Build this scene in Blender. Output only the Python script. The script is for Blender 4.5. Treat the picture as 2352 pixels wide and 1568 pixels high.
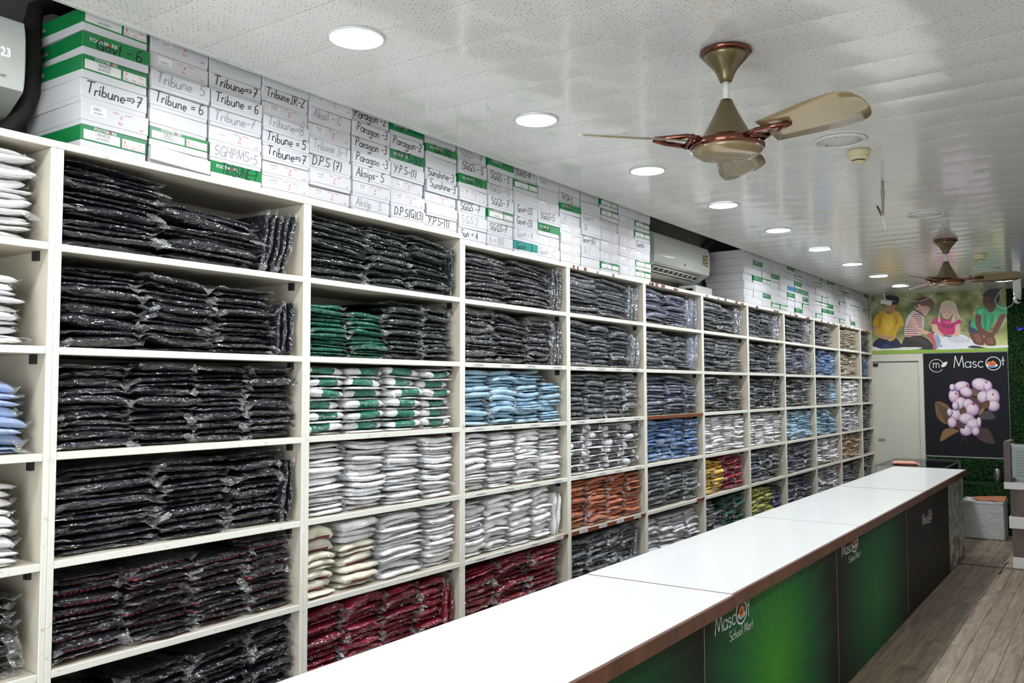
import bpy, bmesh, math, random
import numpy as np
from mathutils import Matrix, Vector, Euler

# ------------------------------------------------------------------ scene, camera, light
scene = bpy.context.scene
for o in list(bpy.data.objects):
    bpy.data.objects.remove(o)
COL = scene.collection
R = random.Random(7)
PI = math.pi
rad = math.radians

cam_d = bpy.data.cameras.new('camera')
cam = bpy.data.objects.new('camera', cam_d)
COL.objects.link(cam)
yaw, pitch, roll = rad(34.93), rad(3.068), rad(-0.145)
fw = Vector((math.cos(yaw) * math.cos(pitch), math.sin(yaw) * math.cos(pitch), math.sin(pitch)))
rt = Vector((math.sin(yaw), -math.cos(yaw), 0))
up = rt.cross(fw)
r2 = rt * math.cos(roll) + up * math.sin(roll)
u2 = -rt * math.sin(roll) + up * math.cos(roll)
cam.matrix_world = Matrix(((r2.x, u2.x, -fw.x, -0.340), (r2.y, u2.y, -fw.y, -2.641), (r2.z, u2.z, -fw.z, 1.7265), (0, 0, 0, 1)))
cam_d.sensor_width = 36
cam_d.lens = 36 * 2000.4 / 2352
cam_d.clip_start = 0.05
scene.camera = cam

world = bpy.data.worlds.new('world')
scene.world = world
world.use_nodes = True
wb = world.node_tree.nodes['Background']
wb.inputs[0].default_value = (0.85, 0.93, 1, 1)
wb.inputs[1].default_value = 1.2

LAMP_W = 12.5          # light of one ceiling downlight
LAMP_SPREAD = 161      # degrees, beam narrowed so the boxes close by are less lit
DAYLIGHT_W = 120.0
dl = bpy.data.lights.new('daylight', 'AREA')
dl.shape = 'RECTANGLE'; dl.size = 3.0; dl.size_y = 2.2
dl.energy = DAYLIGHT_W; dl.color = (0.92, 0.96, 1)
dlo = bpy.data.objects.new('daylight', dl)
COL.objects.link(dlo)
dlo.location = (-2.42, -1.75, 1.35)
dlo.rotation_euler = (0, rad(-90), 0)     # faces +x, into the shop

vs = scene.view_settings
vs.view_transform = 'Standard'; vs.look = 'None'; vs.gamma = 1.0; vs.use_curve_mapping = False
vs.exposure = -0.08
scene.cycles.max_bounces = 5
scene.cycles.diffuse_bounces = 3
scene.cycles.glossy_bounces = 3
scene.cycles.transmission_bounces = 5
scene.cycles.transparent_max_bounces = 8
scene.cycles.caustics_reflective = False
scene.cycles.caustics_refractive = False
scene.cycles.sample_clamp_indirect = 6
scene.cycles.use_light_tree = False
scene.cycles.adaptive_threshold = 0.02

# ------------------------------------------------------------------ material helpers
def lin(c):
    def f(v):
        v = v / 255.0
        return v / 12.92 if v <= 0.04045 else ((v + 0.055) / 1.055) ** 2.4
    return (f(c[0]), f(c[1]), f(c[2]), 1.0)

def new_mat(name):
    m = bpy.data.materials.new(name)
    m.use_nodes = True
    nt = m.node_tree
    return m, nt, nt.nodes['Principled BSDF']

def N(nt, t, **kw):
    n = nt.nodes.new(t)
    for k, v in kw.items():
        setattr(n, k, v)
    return n

def plain(name, rgb, rough=0.5, metal=0.0, coat=0.0, spec=0.5, var=0.0, vscale=8.0, bump=0.0, bscale=60.0):
    """a plain coloured surface with a little procedural tone variation and relief"""
    m, nt, p = new_mat(name)
    c = lin(rgb)
    p.inputs['Roughness'].default_value = rough
    p.inputs['Metallic'].default_value = metal
    p.inputs['Coat Weight'].default_value = coat
    p.inputs['Specular IOR Level'].default_value = spec
    g = N(nt, 'ShaderNodeNewGeometry')
    no = N(nt, 'ShaderNodeTexNoise')
    no.inputs['Scale'].default_value = vscale
    no.inputs['Detail'].default_value = 1
    nt.links.new(g.outputs['Position'], no.inputs['Vector'])
    mx = N(nt, 'ShaderNodeMix', data_type='RGBA', blend_type='MIX')
    mx.inputs[6].default_value = tuple(max(0, v * (1 - var)) for v in c[:3]) + (1,)
    mx.inputs[7].default_value = tuple(min(1, v * (1 + var)) for v in c[:3]) + (1,)
    nt.links.new(no.outputs['Fac'], mx.inputs[0])
    nt.links.new(mx.outputs[2], p.inputs['Base Color'])
    if bump > 0:
        n2 = N(nt, 'ShaderNodeTexNoise')
        n2.inputs['Scale'].default_value = bscale
        n2.inputs['Detail'].default_value = 3
        nt.links.new(g.outputs['Position'], n2.inputs['Vector'])
        b = N(nt, 'ShaderNodeBump')
        b.inputs['Strength'].default_value = bump
        b.inputs['Distance'].default_value = 0.01
        nt.links.new(n2.outputs['Fac'], b.inputs['Height'])
        nt.links.new(b.outputs['Normal'], p.inputs['Normal'])
    return m

def emit(name, rgb, strength):
    m, nt, p = new_mat(name)
    p.inputs['Base Color'].default_value = (1, 1, 1, 1)
    p.inputs['Emission Color'].default_value = rgb + (1,)
    p.inputs['Emission Strength'].default_value = strength
    m.cycles.emission_sampling = 'NONE'
    return m

def film_normals(nt):
    """crinkled clear film: stretched folds plus sharp creases, in world space"""
    g = N(nt, 'ShaderNodeNewGeometry')
    mp = N(nt, 'ShaderNodeMapping')
    mp.inputs['Scale'].default_value = (9, 14, 42)
    nt.links.new(g.outputs['Position'], mp.inputs['Vector'])
    a = N(nt, 'ShaderNodeTexNoise')
    a.inputs['Scale'].default_value = 1.0
    a.inputs['Detail'].default_value = 2
    nt.links.new(mp.outputs['Vector'], a.inputs['Vector'])
    b = N(nt, 'ShaderNodeTexNoise', noise_type='RIDGED_MULTIFRACTAL')
    b.inputs['Scale'].default_value = 52
    b.inputs['Detail'].default_value = 1.0
    nt.links.new(g.outputs['Position'], b.inputs['Vector'])
    m1 = N(nt, 'ShaderNodeMath', operation='MULTIPLY_ADD')
    nt.links.new(b.outputs['Fac'], m1.inputs[0])
    m1.inputs[1].default_value = 0.34
    nt.links.new(a.outputs['Fac'], m1.inputs[2])
    bp = N(nt, 'ShaderNodeBump')
    bp.inputs['Strength'].default_value = 1.0
    bp.inputs['Distance'].default_value = 0.038
    nt.links.new(m1.outputs[0], bp.inputs['Height'])
    return bp, g, a

def wrapped(name, rgb, second=None, mode=None, ior=1.7):
    """folded cloth under glossy clear film"""
    m, nt, p = new_mat(name)
    bp, g, a = film_normals(nt)
    g_ = sum(rgb) / 3.0
    c = lin(tuple(v * 0.86 + g_ * 0.14 for v in rgb))
    oi = N(nt, 'ShaderNodeObjectInfo')
    hv = N(nt, 'ShaderNodeHueSaturation')
    hv.inputs['Color'].default_value = c
    mr = N(nt, 'ShaderNodeMapRange')
    mr.inputs[3].default_value = 0.75; mr.inputs[4].default_value = 1.08
    nt.links.new(oi.outputs['Random'], mr.inputs[0])
    nt.links.new(mr.outputs[0], hv.inputs['Value'])
    col = hv.outputs['Color']
    if mode:
        tc = N(nt, 'ShaderNodeTexCoord')
        sx = N(nt, 'ShaderNodeSeparateXYZ')
        nt.links.new(tc.outputs['Object'], sx.inputs[0])
        if mode == 'centre':        # second colour shows in the middle of the folded end
            ab = N(nt, 'ShaderNodeMath', operation='ABSOLUTE')
            of = N(nt, 'ShaderNodeMath', operation='MULTIPLY_ADD'); of.inputs[1].default_value = 0.26
            nt.links.new(oi.outputs['Random'], of.inputs[0])
            o2 = N(nt, 'ShaderNodeMath', operation='ADD'); o2.inputs[1].default_value = -0.13
            nt.links.new(sx.outputs['X'], o2.inputs[0]); nt.links.new(o2.outputs[0], of.inputs[2])
            nt.links.new(of.outputs[0], ab.inputs[0])
            ad = N(nt, 'ShaderNodeMath', operation='MULTIPLY_ADD')
            nt.links.new(a.outputs['Fac'], ad.inputs[0]); ad.inputs[1].default_value = 0.16
            nt.links.new(ab.outputs[0], ad.inputs[2])
            lt = N(nt, 'ShaderNodeMath', operation='LESS_THAN')
            nt.links.new(ad.outputs[0], lt.inputs[0]); lt.inputs[1].default_value = 0.345
            fac = lt.outputs[0]
        elif mode == 'plaid':       # woven red checks along the lower fold
            sn = N(nt, 'ShaderNodeMath', operation='MULTIPLY'); sn.inputs[1].default_value = 75
            nt.links.new(sx.outputs['X'], sn.inputs[0])
            s2 = N(nt, 'ShaderNodeMath', operation='SINE'); nt.links.new(sn.outputs[0], s2.inputs[0])
            gt = N(nt, 'ShaderNodeMath', operation='GREATER_THAN'); gt.inputs[1].default_value = -0.15
            nt.links.new(s2.outputs[0], gt.inputs[0])
            lz = N(nt, 'ShaderNodeMath', operation='LESS_THAN'); lz.inputs[1].default_value = 0.42
            nt.links.new(sx.outputs['Z'], lz.inputs[0])
            ml = N(nt, 'ShaderNodeMath', operation='MULTIPLY')
            nt.links.new(gt.outputs[0], ml.inputs[0]); nt.links.new(lz.outputs[0], ml.inputs[1])
            fac = ml.outputs[0]
        else:                       # 'hem': coloured hem along the bottom of the fold
            lz = N(nt, 'ShaderNodeMath', operation='LESS_THAN'); lz.inputs[1].default_value = 0.36
            nt.links.new(sx.outputs['Z'], lz.inputs[0])
            ab = N(nt, 'ShaderNodeMath', operation='ABSOLUTE'); nt.links.new(sx.outputs['X'], ab.inputs[0])
            lx = N(nt, 'ShaderNodeMath', operation='LESS_THAN'); lx.inputs[1].default_value = 0.33
            nt.links.new(ab.outputs[0], lx.inputs[0])
            ml = N(nt, 'ShaderNodeMath', operation='MULTIPLY')
            nt.links.new(lx.outputs[0], ml.inputs[0]); nt.links.new(lz.outputs[0], ml.inputs[1])
            fac = ml.outputs[0]
        mx = N(nt, 'ShaderNodeMix', data_type='RGBA')
        nt.links.new(fac, mx.inputs[0])
        nt.links.new(col, mx.inputs[6]); mx.inputs[7].default_value = lin(second)
        col = mx.outputs[2]
    nt.links.new(col, p.inputs['Base Color'])
    p.inputs['Roughness'].default_value = 0.75
    p.inputs['Specular IOR Level'].default_value = 0.2
    p.inputs['Coat Weight'].default_value = 1.0
    p.inputs['Coat Roughness'].default_value = 0.10
    p.inputs['Coat IOR'].default_value = ior
    nt.links.new(bp.outputs['Normal'], p.inputs['Coat Normal'])
    return m

def film_mat():
    m = bpy.data.materials.new('clear_film'); m.use_nodes = True
    nt = m.node_tree; nt.nodes.clear()
    out = N(nt, 'ShaderNodeOutputMaterial')
    tr = N(nt, 'ShaderNodeBsdfTransparent')
    gl = N(nt, 'ShaderNodeBsdfGlossy'); gl.inputs['Roughness'].default_value = 0.12
    df = N(nt, 'ShaderNodeBsdfDiffuse'); df.inputs['Color'].default_value = (0.85, 0.87, 0.9, 1)
    bp, g, a = film_normals(nt)
    nt.links.new(bp.outputs['Normal'], gl.inputs['Normal'])
    m1 = N(nt, 'ShaderNodeMixShader'); m1.inputs[0].default_value = 0.30
    nt.links.new(gl.outputs[0], m1.inputs[1]); nt.links.new(df.outputs[0], m1.inputs[2])
    m2 = N(nt, 'ShaderNodeMixShader')
    mr = N(nt, 'ShaderNodeMapRange'); mr.inputs[1].default_value = 0.35; mr.inputs[2].default_value = 0.7
    mr.inputs[3].default_value = 0.05; mr.inputs[4].default_value = 0.36
    nt.links.new(a.outputs['Fac'], mr.inputs[0]); nt.links.new(mr.outputs[0], m2.inputs[0])
    nt.links.new(tr.outputs[0], m2.inputs[1]); nt.links.new(m1.outputs[0], m2.inputs[2])
    nt.links.new(m2.outputs[0], out.inputs[0])
    return m

# ------------------------------------------------------------------ geometry helpers
class MB:
    """collects faces; build() links them as one mesh object"""
    def __init__(s):
        s.v = []; s.f = []; s.mi = []; s.sm = []
    def add(s, vs, fs, mi=0, smooth=False):
        b = len(s.v)
        s.v += [tuple(p) for p in vs]
        for f in fs:
            s.f.append(tuple(b + i for i in f)); s.mi.append(mi); s.sm.append(smooth)
        return s
    def box(s, x0, x1, y0, y1, z0, z1, mi=0):
        return s.add([(x0, y0, z0), (x1, y0, z0), (x1, y1, z0), (x0, y1, z0), (x0, y0, z1), (x1, y0, z1), (x1, y1, z1), (x0, y1, z1)],
                     [(0, 3, 2, 1), (4, 5, 6, 7), (0, 1, 5, 4), (1, 2, 6, 5), (2, 3, 7, 6), (3, 0, 4, 7)], mi)
    def bbox(s, x0, x1, y0, y1, z0, z1, b=0.003, mi=0):
        """box with chamfered edges"""
        bm = bmesh.new()
        bmesh.ops.create_cube(bm, size=1)
        for v in bm.verts:
            v.co = Vector(((x0 + x1) / 2 + v.co.x * (x1 - x0), (y0 + y1) / 2 + v.co.y * (y1 - y0), (z0 + z1) / 2 + v.co.z * (z1 - z0)))
        bmesh.ops.bevel(bm, geom=bm.edges[:], offset=b, segments=1, affect='EDGES')
        bm.verts.index_update()
        s.add([v.co[:] for v in bm.verts], [[v.index for v in f.verts] for f in bm.faces], mi)
        bm.free()
        return s
    def lathe(s, prof, seg=32, c=(0, 0, 0), mi=0, smooth=True, caps=True):
        vs, fs = [], []
        for (r, z) in prof:
            for k in range(seg):
                a = 2 * PI * k / seg
                vs.append((c[0] + r * math.cos(a), c[1] + r * math.sin(a), c[2] + z))
        n = len(prof)
        for i in range(n - 1):
            for k in range(seg):
                k2 = (k + 1) % seg
                fs.append((i * seg + k, i * seg + k2, (i + 1) * seg + k2, (i + 1) * seg + k))
        if caps:
            fs.append(tuple(range(seg))[::-1]); fs.append(tuple((n - 1) * seg + k for k in range(seg)))
        return s.add(vs, fs, mi, smooth)
    def tube(s, pts, r, seg=8, mi=0):
        pts = [Vector(p) for p in pts]
        vs, fs = [], []
        pn = None
        for i, p in enumerate(pts):
            t = (pts[min(i + 1, len(pts) - 1)] - pts[max(i - 1, 0)]).normalized()
            if pn is None:
                pn = t.orthogonal().normalized()
            pn = (pn - t * pn.dot(t)).normalized()
            q = t.cross(pn)
            for k in range(seg):
                a = 2 * PI * k / seg
                vs.append(tuple(p + (pn * math.cos(a) + q * math.sin(a)) * r))
        for i in range(len(pts) - 1):
            for k in range(seg):
                k2 = (k + 1) % seg
                fs.append((i * seg + k, i * seg + k2, (i + 1) * seg + k2, (i + 1) * seg + k))
        fs.append(tuple(range(seg))[::-1]); fs.append(tuple((len(pts) - 1) * seg + k for k in range(seg)))
        return s.add(vs, fs, mi, True)
    def prism(s, prof, x0, x1, mi=0, smooth=False):
        """(y,z) outline drawn out along x"""
        n = len(prof)
        vs = [(x0, y, z) for y, z in prof] + [(x1, y, z) for y, z in prof]
        fs = [(i, (i + 1) % n, n + (i + 1) % n, n + i) for i in range(n)]
        s.add(vs, fs, mi, smooth)
        b = len(s.v) - 2 * n
        s.f += [tuple(b + i for i in range(n))[::-1], tuple(b + n + i for i in range(n))]
        s.mi += [mi, mi]; s.sm += [False, False]
        return s
    def mesh(s, name, mats):
        me = bpy.data.meshes.new(name)
        me.from_pydata(s.v, [], s.f)
        for m in (mats if isinstance(mats, (list, tuple)) else [mats]):
            me.materials.append(m)
        me.polygons.foreach_set('material_index', s.mi)
        me.polygons.foreach_set('use_smooth', s.sm)
        me.update()
        return me
    def build(s, name, mats, parent=None, loc=None, rot=None):
        return put(name, s.mesh(name, mats), parent, loc, rot)

def put(name, me, parent=None, loc=None, rot=None, scale=None):
    o = bpy.data.objects.new(name, me)
    COL.objects.link(o)
    if parent: o.parent = parent
    if loc: o.location = loc
    if rot: o.rotation_euler = rot
    if scale: o.scale = scale
    return o

def tag(o, label, cat, group=None, kind=None):
    o['label'] = label; o['category'] = cat
    if group: o['group'] = group
    if kind: o['kind'] = kind
    return o

def struct(o, label=None):
    o['kind'] = 'structure'
    if label: o['label'] = label
    return o

def empty(name, loc=(0, 0, 0), rot=None):
    return put(name, None, None, loc, rot)

# ------------------------------------------------------------------ lettering
def arc(cx, cy, rx, ry, a0, a1, n=10):
    return [(cx + rx * math.cos(rad(a0 + (a1 - a0) * i / n)), cy + ry * math.sin(rad(a0 + (a1 - a0) * i / n))) for i in range(n + 1)]
G = {
 'M': (.82, [[(0.03, 0), (.14, 1), (.41, .12), (.68, 1), (.79, 0)]]),
 'a': (.52, [arc(.24, .25, .22, .25, 0, 360, 16), [(.46, .5), (.46, 0)]]),
 's': (.36, [arc(.17, .37, .13, .125, 40, 270, 8) + arc(.17, .125, .14, .125, 90, -140, 8)]),
 'c': (.46, [arc(.25, .25, .23, .25, 50, 310, 12)]),
 't': (.30, [[(.15, .85), (.15, 0)], [(.02, .5), (.28, .5)]]),
 'm': (.70, [[(.04, .5), (.04, 0)], [(.04, .3)] + arc(.19, .33, .15, .17, 180, 0, 8) + [(.34, 0)], [(.34, .33)] + arc(.49, .33, .15, .17, 180, 0, 8) + [(.64, 0)]]),
 'S': (.58, [arc(.28, .75, .22, .25, 40, 270, 10) + arc(.28, .25, .24, .25, 90, -140, 10)]),
 'h': (.46, [[(.05, 1), (.05, 0)], [(.05, .28)] + arc(.22, .30, .17, .2, 180, 0, 8) + [(.39, 0)]]),
 'o': (.54, [arc(.26, .25, .23, .25, 0, 360, 16)]),
 'l': (.18, [[(.08, 1), (.08, 0)]]),
 'r': (.30, [[(.05, .5), (.05, 0)], [(.05, .28)] + arc(.22, .28, .17, .22, 180, 70, 6)]),
 'T': (.62, [[(0, .97), (.6, 1)], [(.3, 1), (.26, .02)]]),
 'i': (.2, [[(.08, .5), (.09, 0)], [(.09, .72), (.12, .76)]]),
 'b': (.46, [[(.06, 1), (.04, .05)], [(.04, .2)] + arc(.22, .22, .19, .22, 140, -150, 10)]),
 'u': (.5, [[(.04, .5)] + arc(.21, .2, .17, .2, 180, 330, 8) + [(.4, .5), (.42, 0)]]),
 'n': (.48, [[(.05, .5), (.05, 0)], [(.05, .26)] + arc(.22, .3, .17, .2, 180, 0, 8) + [(.4, 0)]]),
 'e': (.48, [[(.04, .24), (.42, .28)] + arc(.23, .25, .2, .25, 10, 310, 10)]),
 'P': (.55, [[(.08, 1), (.04, 0)], [(.07, .95)] + arc(.2, .73, .26, .26, 95, -100, 8) + [(.06, .45)]]),
 'g': (.5, [arc(.22, .27, .19, .22, 0, 360, 12), [(.42, .5), (.4, -.2)] + arc(.2, -.2, .2, .18, 0, -170, 8)]),
 'D': (.62, [[(.06, 1), (.04, 0)], [(.0, .98)] + arc(.1, .5, .46, .5, 85, -88, 10) + [(.02, 0)]]),
 'Y': (.6, [[(0, 1), (.27, .5)], [(.56, 1), (.14, -.05)]]),
 'G': (.64, [arc(.32, .5, .28, .5, 50, 330, 12) + [(.58, .42), (.34, .42)], [(.58, .42), (.56, -.05)]]),
 'A': (.62, [[(0, 0), (.28, 1), (.56, 0)], [(.1, .38), (.5, .38)]]),
 'k': (.42, [[(.05, 1), (.05, 0)], [(.36, .5), (.06, .22), (.38, 0)]]),
 'p': (.46, [[(.05, .5), (.05, -.4)], arc(.23, .26, .18, .24, 170, -170, 12)]),
 'J': (.5, [[(.3, 1), (.3, .1)] + arc(.16, .12, .14, .14, 0, -150, 6)]),
 'v': (.42, [[(.02, .5), (.2, 0), (.4, .52)]]),
 'H': (.6, [[(.06, 1), (.05, 0)], [(.52, 1), (.5, 0)], [(.05, .5), (.5, .52)]]),
 'L': (.48, [[(.08, 1), (.06, 0), (.46, .02)]]),
 'I': (.22, [[(.1, 1), (.1, 0)]]), 'B': (.56, [[(.06, 1), (.05, 0)], [(.05, 1)] + arc(.2, .76, .24, .24, 90, -90, 8) + arc(.2, .26, .28, .27, 90, -90, 8) + [(.05, 0)]]),
 'U': (.6, [[(.05, 1), (.06, .3)] + arc(.28, .28, .22, .28, 180, 360, 8) + [(.5, 1)]]),
 'N': (.64, [[(.05, 0), (.07, 1), (.54, 0), (.56, 1)]]),
 'E': (.5, [[(.45, 1), (.06, 1), (.05, 0), (.46, 0)], [(.05, .5), (.38, .5)]]),
 'R': (.56, [[(.06, 1), (.05, 0)], [(.05, 1)] + arc(.22, .74, .24, .26, 90, -90, 8) + [(.06, .48), (.5, 0)]]),
 'X': (.55, [[(0, 1), (.5, 0)], [(.5, 1), (0, 0)]]),
 'C': (.6, [arc(.32, .5, .28, .5, 50, 310, 12)]),
 '.': (.16, [[(.05, 0), (.1, .04)]]), '-': (.42, [[(.05, .42), (.36, .45)]]), '=': (.46, [[(.05, .5), (.4, .54)], [(.05, .3), (.4, .34)]]),
 '>': (.34, [[(.02, .62), (.2, .4), (.02, .15)]]), '(': (.28, [arc(.3, .45, .22, .65, 120, 240, 8)]), ')': (.28, [arc(-.02, .45, .22, .65, 60, -60, 8)]),
 '/': (.3, [[(0, 0), (.28, 1)]]), ' ': (.3, []),
 '0': (.5, [arc(.24, .5, .2, .5, 0, 360, 14)]), '1': (.3, [[(.05, .8), (.16, 1), (.16, 0)]]),
 '2': (.52, [arc(.22, .75, .2, .25, 160, -20, 8) + [(.04, 0), (.48, .03)]]),
 '3': (.5, [arc(.2, .76, .2, .24, 140, -90, 8) + arc(.2, .26, .24, .27, 90, -140, 8)]),
 '4': (.54, [[(.34, 0), (.34, 1), (.02, .32), (.5, .34)]]),
 '5': (.52, [[(.46, 1), (.1, 1), (.07, .58)] + arc(.22, .3, .23, .3, 100, -140, 9)]),
 '6': (.52, [[(.38, 1)] + arc(.3, .5, .25, .5, 120, 190, 5) + arc(.25, .25, .21, .25, 180, 520, 12)]),
 '7': (.52, [[(.03, .97), (.47, 1), (.16, 0)], [(.12, .5), (.44, .52)]]),
 '8': (.5, [arc(.24, .76, .18, .24, 0, 360, 12), arc(.24, .26, .22, .27, 0, 360, 12)]),
}
def strokes(text, size, width, shear=0.0, jitter=0.0, rng=None, gap=0.06):
    """ribbon lettering on the x-z plane facing -y; returns MB and its length"""
    mb = MB(); x = 0.0; q = 0
    for ch in text:
        w, ls = G.get(ch, G[' '])
        dz = rng.uniform(-jitter, jitter) if rng else 0
        sc = 1 + (rng.uniform(-jitter, jitter) if rng else 0)
        for pl in ls:
            pts = [((x + px * sc + shear * pz) * size, (pz * sc + dz) * size) for px, pz in pl]
            for (ax, az), (bx, bz) in zip(pts, pts[1:]):
                d = math.hypot(bx - ax, bz - az)
                if d < 1e-6: continue
                tx, tz = (bx - ax) / d, (bz - az) / d
                nx, nz = -tz * width / 2, tx * width / 2
                e = width * 0.35
                ax2, az2, bx2, bz2 = ax - tx * e, az - tz * e, bx + tx * e, bz + tz * e
                q += 1; yo = -0.00005 * (q % 4)
                mb.add([(ax2 - nx, yo, az2 - nz), (bx2 - nx, yo, bz2 - nz), (bx2 + nx, yo, bz2 + nz), (ax2 + nx, yo, az2 + nz)], [(0, 1, 2, 3)])
        x += (w + gap) * 1.0
    return mb, x * size

_txt = {}
def typeset(text, size, bold=0.0):
    """printed lettering (built-in typeface) as vertices/faces on the x-z plane facing -y"""
    k = (text, bold)
    if k not in _txt:
        cu = bpy.data.curves.new('t', 'FONT'); cu.body = text; cu.size = 1; cu.resolution_u = 2; cu.offset = bold
        ob = bpy.data.objects.new('t', cu); COL.objects.link(ob)
        dg = bpy.context.evaluated_depsgraph_get()
        me = bpy.data.meshes.new_from_object(ob.evaluated_get(dg))
        _txt[k] = ([(v.co.x, v.co.y) for v in me.vertices], [tuple(p.vertices) for p in me.polygons])
        bpy.data.objects.remove(ob); bpy.data.curves.remove(cu); bpy.data.meshes.remove(me)
    vs, fs = _txt[k]
    return [(x * size, 0.0, y * size) for x, y in vs], fs

def text_into(mb, text, x, z, size, mi, y=0.0, sx=1.0, bold=0.0):
    vs, fs = typeset(text, size, bold)
    mb.add([(x + a * sx, y, z + c) for a, b, c in vs], fs, mi)

def smooth_loop(pts, n=5):
    out = []; m = len(pts)
    for i in range(m):
        p0, p1, p2, p3 = pts[i - 1], pts[i], pts[(i + 1) % m], pts[(i + 2) % m]
        for k in range(n):
            t = k / n
            out.append(tuple(0.5 * ((2 * p1[j]) + (-p0[j] + p2[j]) * t + (2 * p0[j] - 5 * p1[j] + 4 * p2[j] - p3[j]) * t * t + (-p0[j] + 3 * p1[j] - 3 * p2[j] + p3[j]) * t ** 3) for j in (0, 1)))
    return out

# ------------------------------------------------------------------ materials
M = {}
M['board'] = plain('painted_board', (233, 234, 224), 0.42, var=0.05, vscale=5)
def worn_board():
    m, nt, p = new_mat('worn_laminate')
    g = N(nt, 'ShaderNodeNewGeometry')
    n1 = N(nt, 'ShaderNodeTexNoise'); n1.inputs['Scale'].default_value = 26; n1.inputs['Detail'].default_value = 5; n1.inputs['Distortion'].default_value = 1.5
    n2 = N(nt, 'ShaderNodeTexNoise'); n2.inputs['Scale'].default_value = 3
    nt.links.new(g.outputs['Position'], n1.inputs['Vector']); nt.links.new(g.outputs['Position'], n2.inputs['Vector'])
    r = N(nt, 'ShaderNodeValToRGB')
    r.color_ramp.elements[0].position = 0.63; r.color_ramp.elements[0].color = (0, 0, 0, 1)
    r.color_ramp.elements[1].position = 0.74; r.color_ramp.elements[1].color = (1, 1, 1, 1)
    nt.links.new(n1.outputs['Fac'], r.inputs[0])
    b = N(nt, 'ShaderNodeMix', data_type='RGBA'); b.inputs[6].default_value = lin((226, 227, 214)); b.inputs[7].default_value = lin((240, 240, 232))
    nt.links.new(n2.outputs['Fac'], b.inputs[0])
    x = N(nt, 'ShaderNodeMix', data_type='RGBA'); x.inputs[7].default_value = lin((194, 192, 180))
    nt.links.new(r.outputs['Color'], x.inputs[0]); nt.links.new(b.outputs[2], x.inputs[6])
    nt.links.new(x.outputs[2], p.inputs['Base Color']); p.inputs['Roughness'].default_value = 0.4
    return m
M['edge'] = worn_board()
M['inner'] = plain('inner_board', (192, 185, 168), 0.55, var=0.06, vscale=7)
M['brown_edge'] = plain('brown_edge_band', (122, 66, 44), 0.5, var=0.2, vscale=30)
M['bracket'] = plain('bracket_plastic', (28, 30, 34), 0.4, var=0.1)
M['wall'] = plain('wall_paint', (150, 150, 144), 0.7, var=0.06, vscale=2, bump=0.1)
M['wall_light'] = plain('wall_light_paint', (205, 204, 198), 0.6, var=0.04, vscale=2)
M['white_plastic'] = plain('white_plastic', (226, 231, 228), 0.22, var=0.02, coat=0.3)
M['grey_plastic'] = plain('grey_plastic', (150, 154, 152), 0.4, var=0.05)
M['black'] = plain('black_plastic', (12, 12, 13), 0.35, var=0.1)
M['foam'] = plain('pipe_foam', (34, 31, 29), 0.8, var=0.5, vscale=40, bump=0.5, bscale=60)
M['box_white'] = plain('box_card', (203, 204, 209), 0.38, var=0.03, vscale=6)
M['box_grey'] = plain('box_card_grey', (196, 197, 200), 0.45, var=0.04, vscale=6)
M['box_green'] = plain('box_green', (10, 120, 62), 0.35, var=0.06, vscale=8)
M['box_teal'] = plain('box_teal', (18, 140, 132), 0.35, var=0.06)
M['box_blue'] = plain('box_blue', (38, 118, 168), 0.35, var=0.06)
M['label_white'] = plain('label_white', (224, 225, 226), 0.4, var=0.02)
M['ink'] = plain('marker_ink', (24, 24, 28), 0.5, var=0.2, vscale=60)
M['ink_faint'] = plain('marker_faint', (138, 138, 145), 0.5, var=0.2, vscale=60)
M['ink_red'] = plain('print_red', (205, 60, 66), 0.45, var=0.1)
M['ink_grey'] = plain('print_grey', (90, 92, 94), 0.45, var=0.1)
M['film'] = film_mat()

COLORS = {
 'navy': ('black', (17, 20, 30)), 'blackgreen': ('dark green', (26, 40, 40)), 'charcoal': ('charcoal', (62, 65, 71)), 'ash_sheen': ('sheen-lightened charcoal', (98, 104, 113)),
 'grey': ('grey', (104, 109, 116)), 'slate': ('slate blue', (112, 119, 142)), 'green': ('bottle green', (16, 104, 84)),
 'white': ('white', (252, 252, 254)), 'lightblue': ('sky blue', (168, 210, 236)), 'periwinkle': ('pale blue', (158, 182, 228)),
 'maroon': ('maroon', (132, 12, 38)), 'orange': ('rust orange', (204, 108, 66)), 'denim': ('denim blue', (98, 140, 194)),
 'yellow': ('yellow', (236, 188, 56)), 'red': ('crimson', (176, 26, 60)), 'dgreen': ('green', (8, 92, 72)),
 'lime': ('lime', (206, 206, 84)), 'indigo': ('indigo', (52, 54, 122)), 'beige': ('beige', (196, 182, 156)),
 'greywhite': ('off-white', (224, 224, 230)), 'tan': ('tan', (206, 172, 132)),
}
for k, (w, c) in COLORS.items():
    M['w_' + k] = wrapped('wrapped_' + k, c, ior=2.2 if k in ('charcoal', 'grey', 'slate', 'ash_sheen') else 1.8)
M['w_plaid'] = wrapped('wrapped_plaid', (20, 21, 29), (128, 36, 48), 'plaid')
M['w_ringer'] = wrapped('wrapped_ringer', (248, 248, 250), (14, 110, 88), 'centre')
M['w_greyringer'] = wrapped('wrapped_greyringer', (246, 246, 250), (64, 66, 74), 'centre')
M['w_cream'] = wrapped('wrapped_cream', (246, 242, 216), (128, 22, 48), 'hem')
COLORS['plaid'] = ('black and red checked', None); COLORS['ringer'] = ('white and green', None)
COLORS['greyringer'] = ('white and grey', None); COLORS['cream'] = ('cream', None)

# ------------------------------------------------------------------ the room
CEIL = 2.92
XW, YW, YR, XB = 11.70, 0.43, -3.5, -2.5

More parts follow.
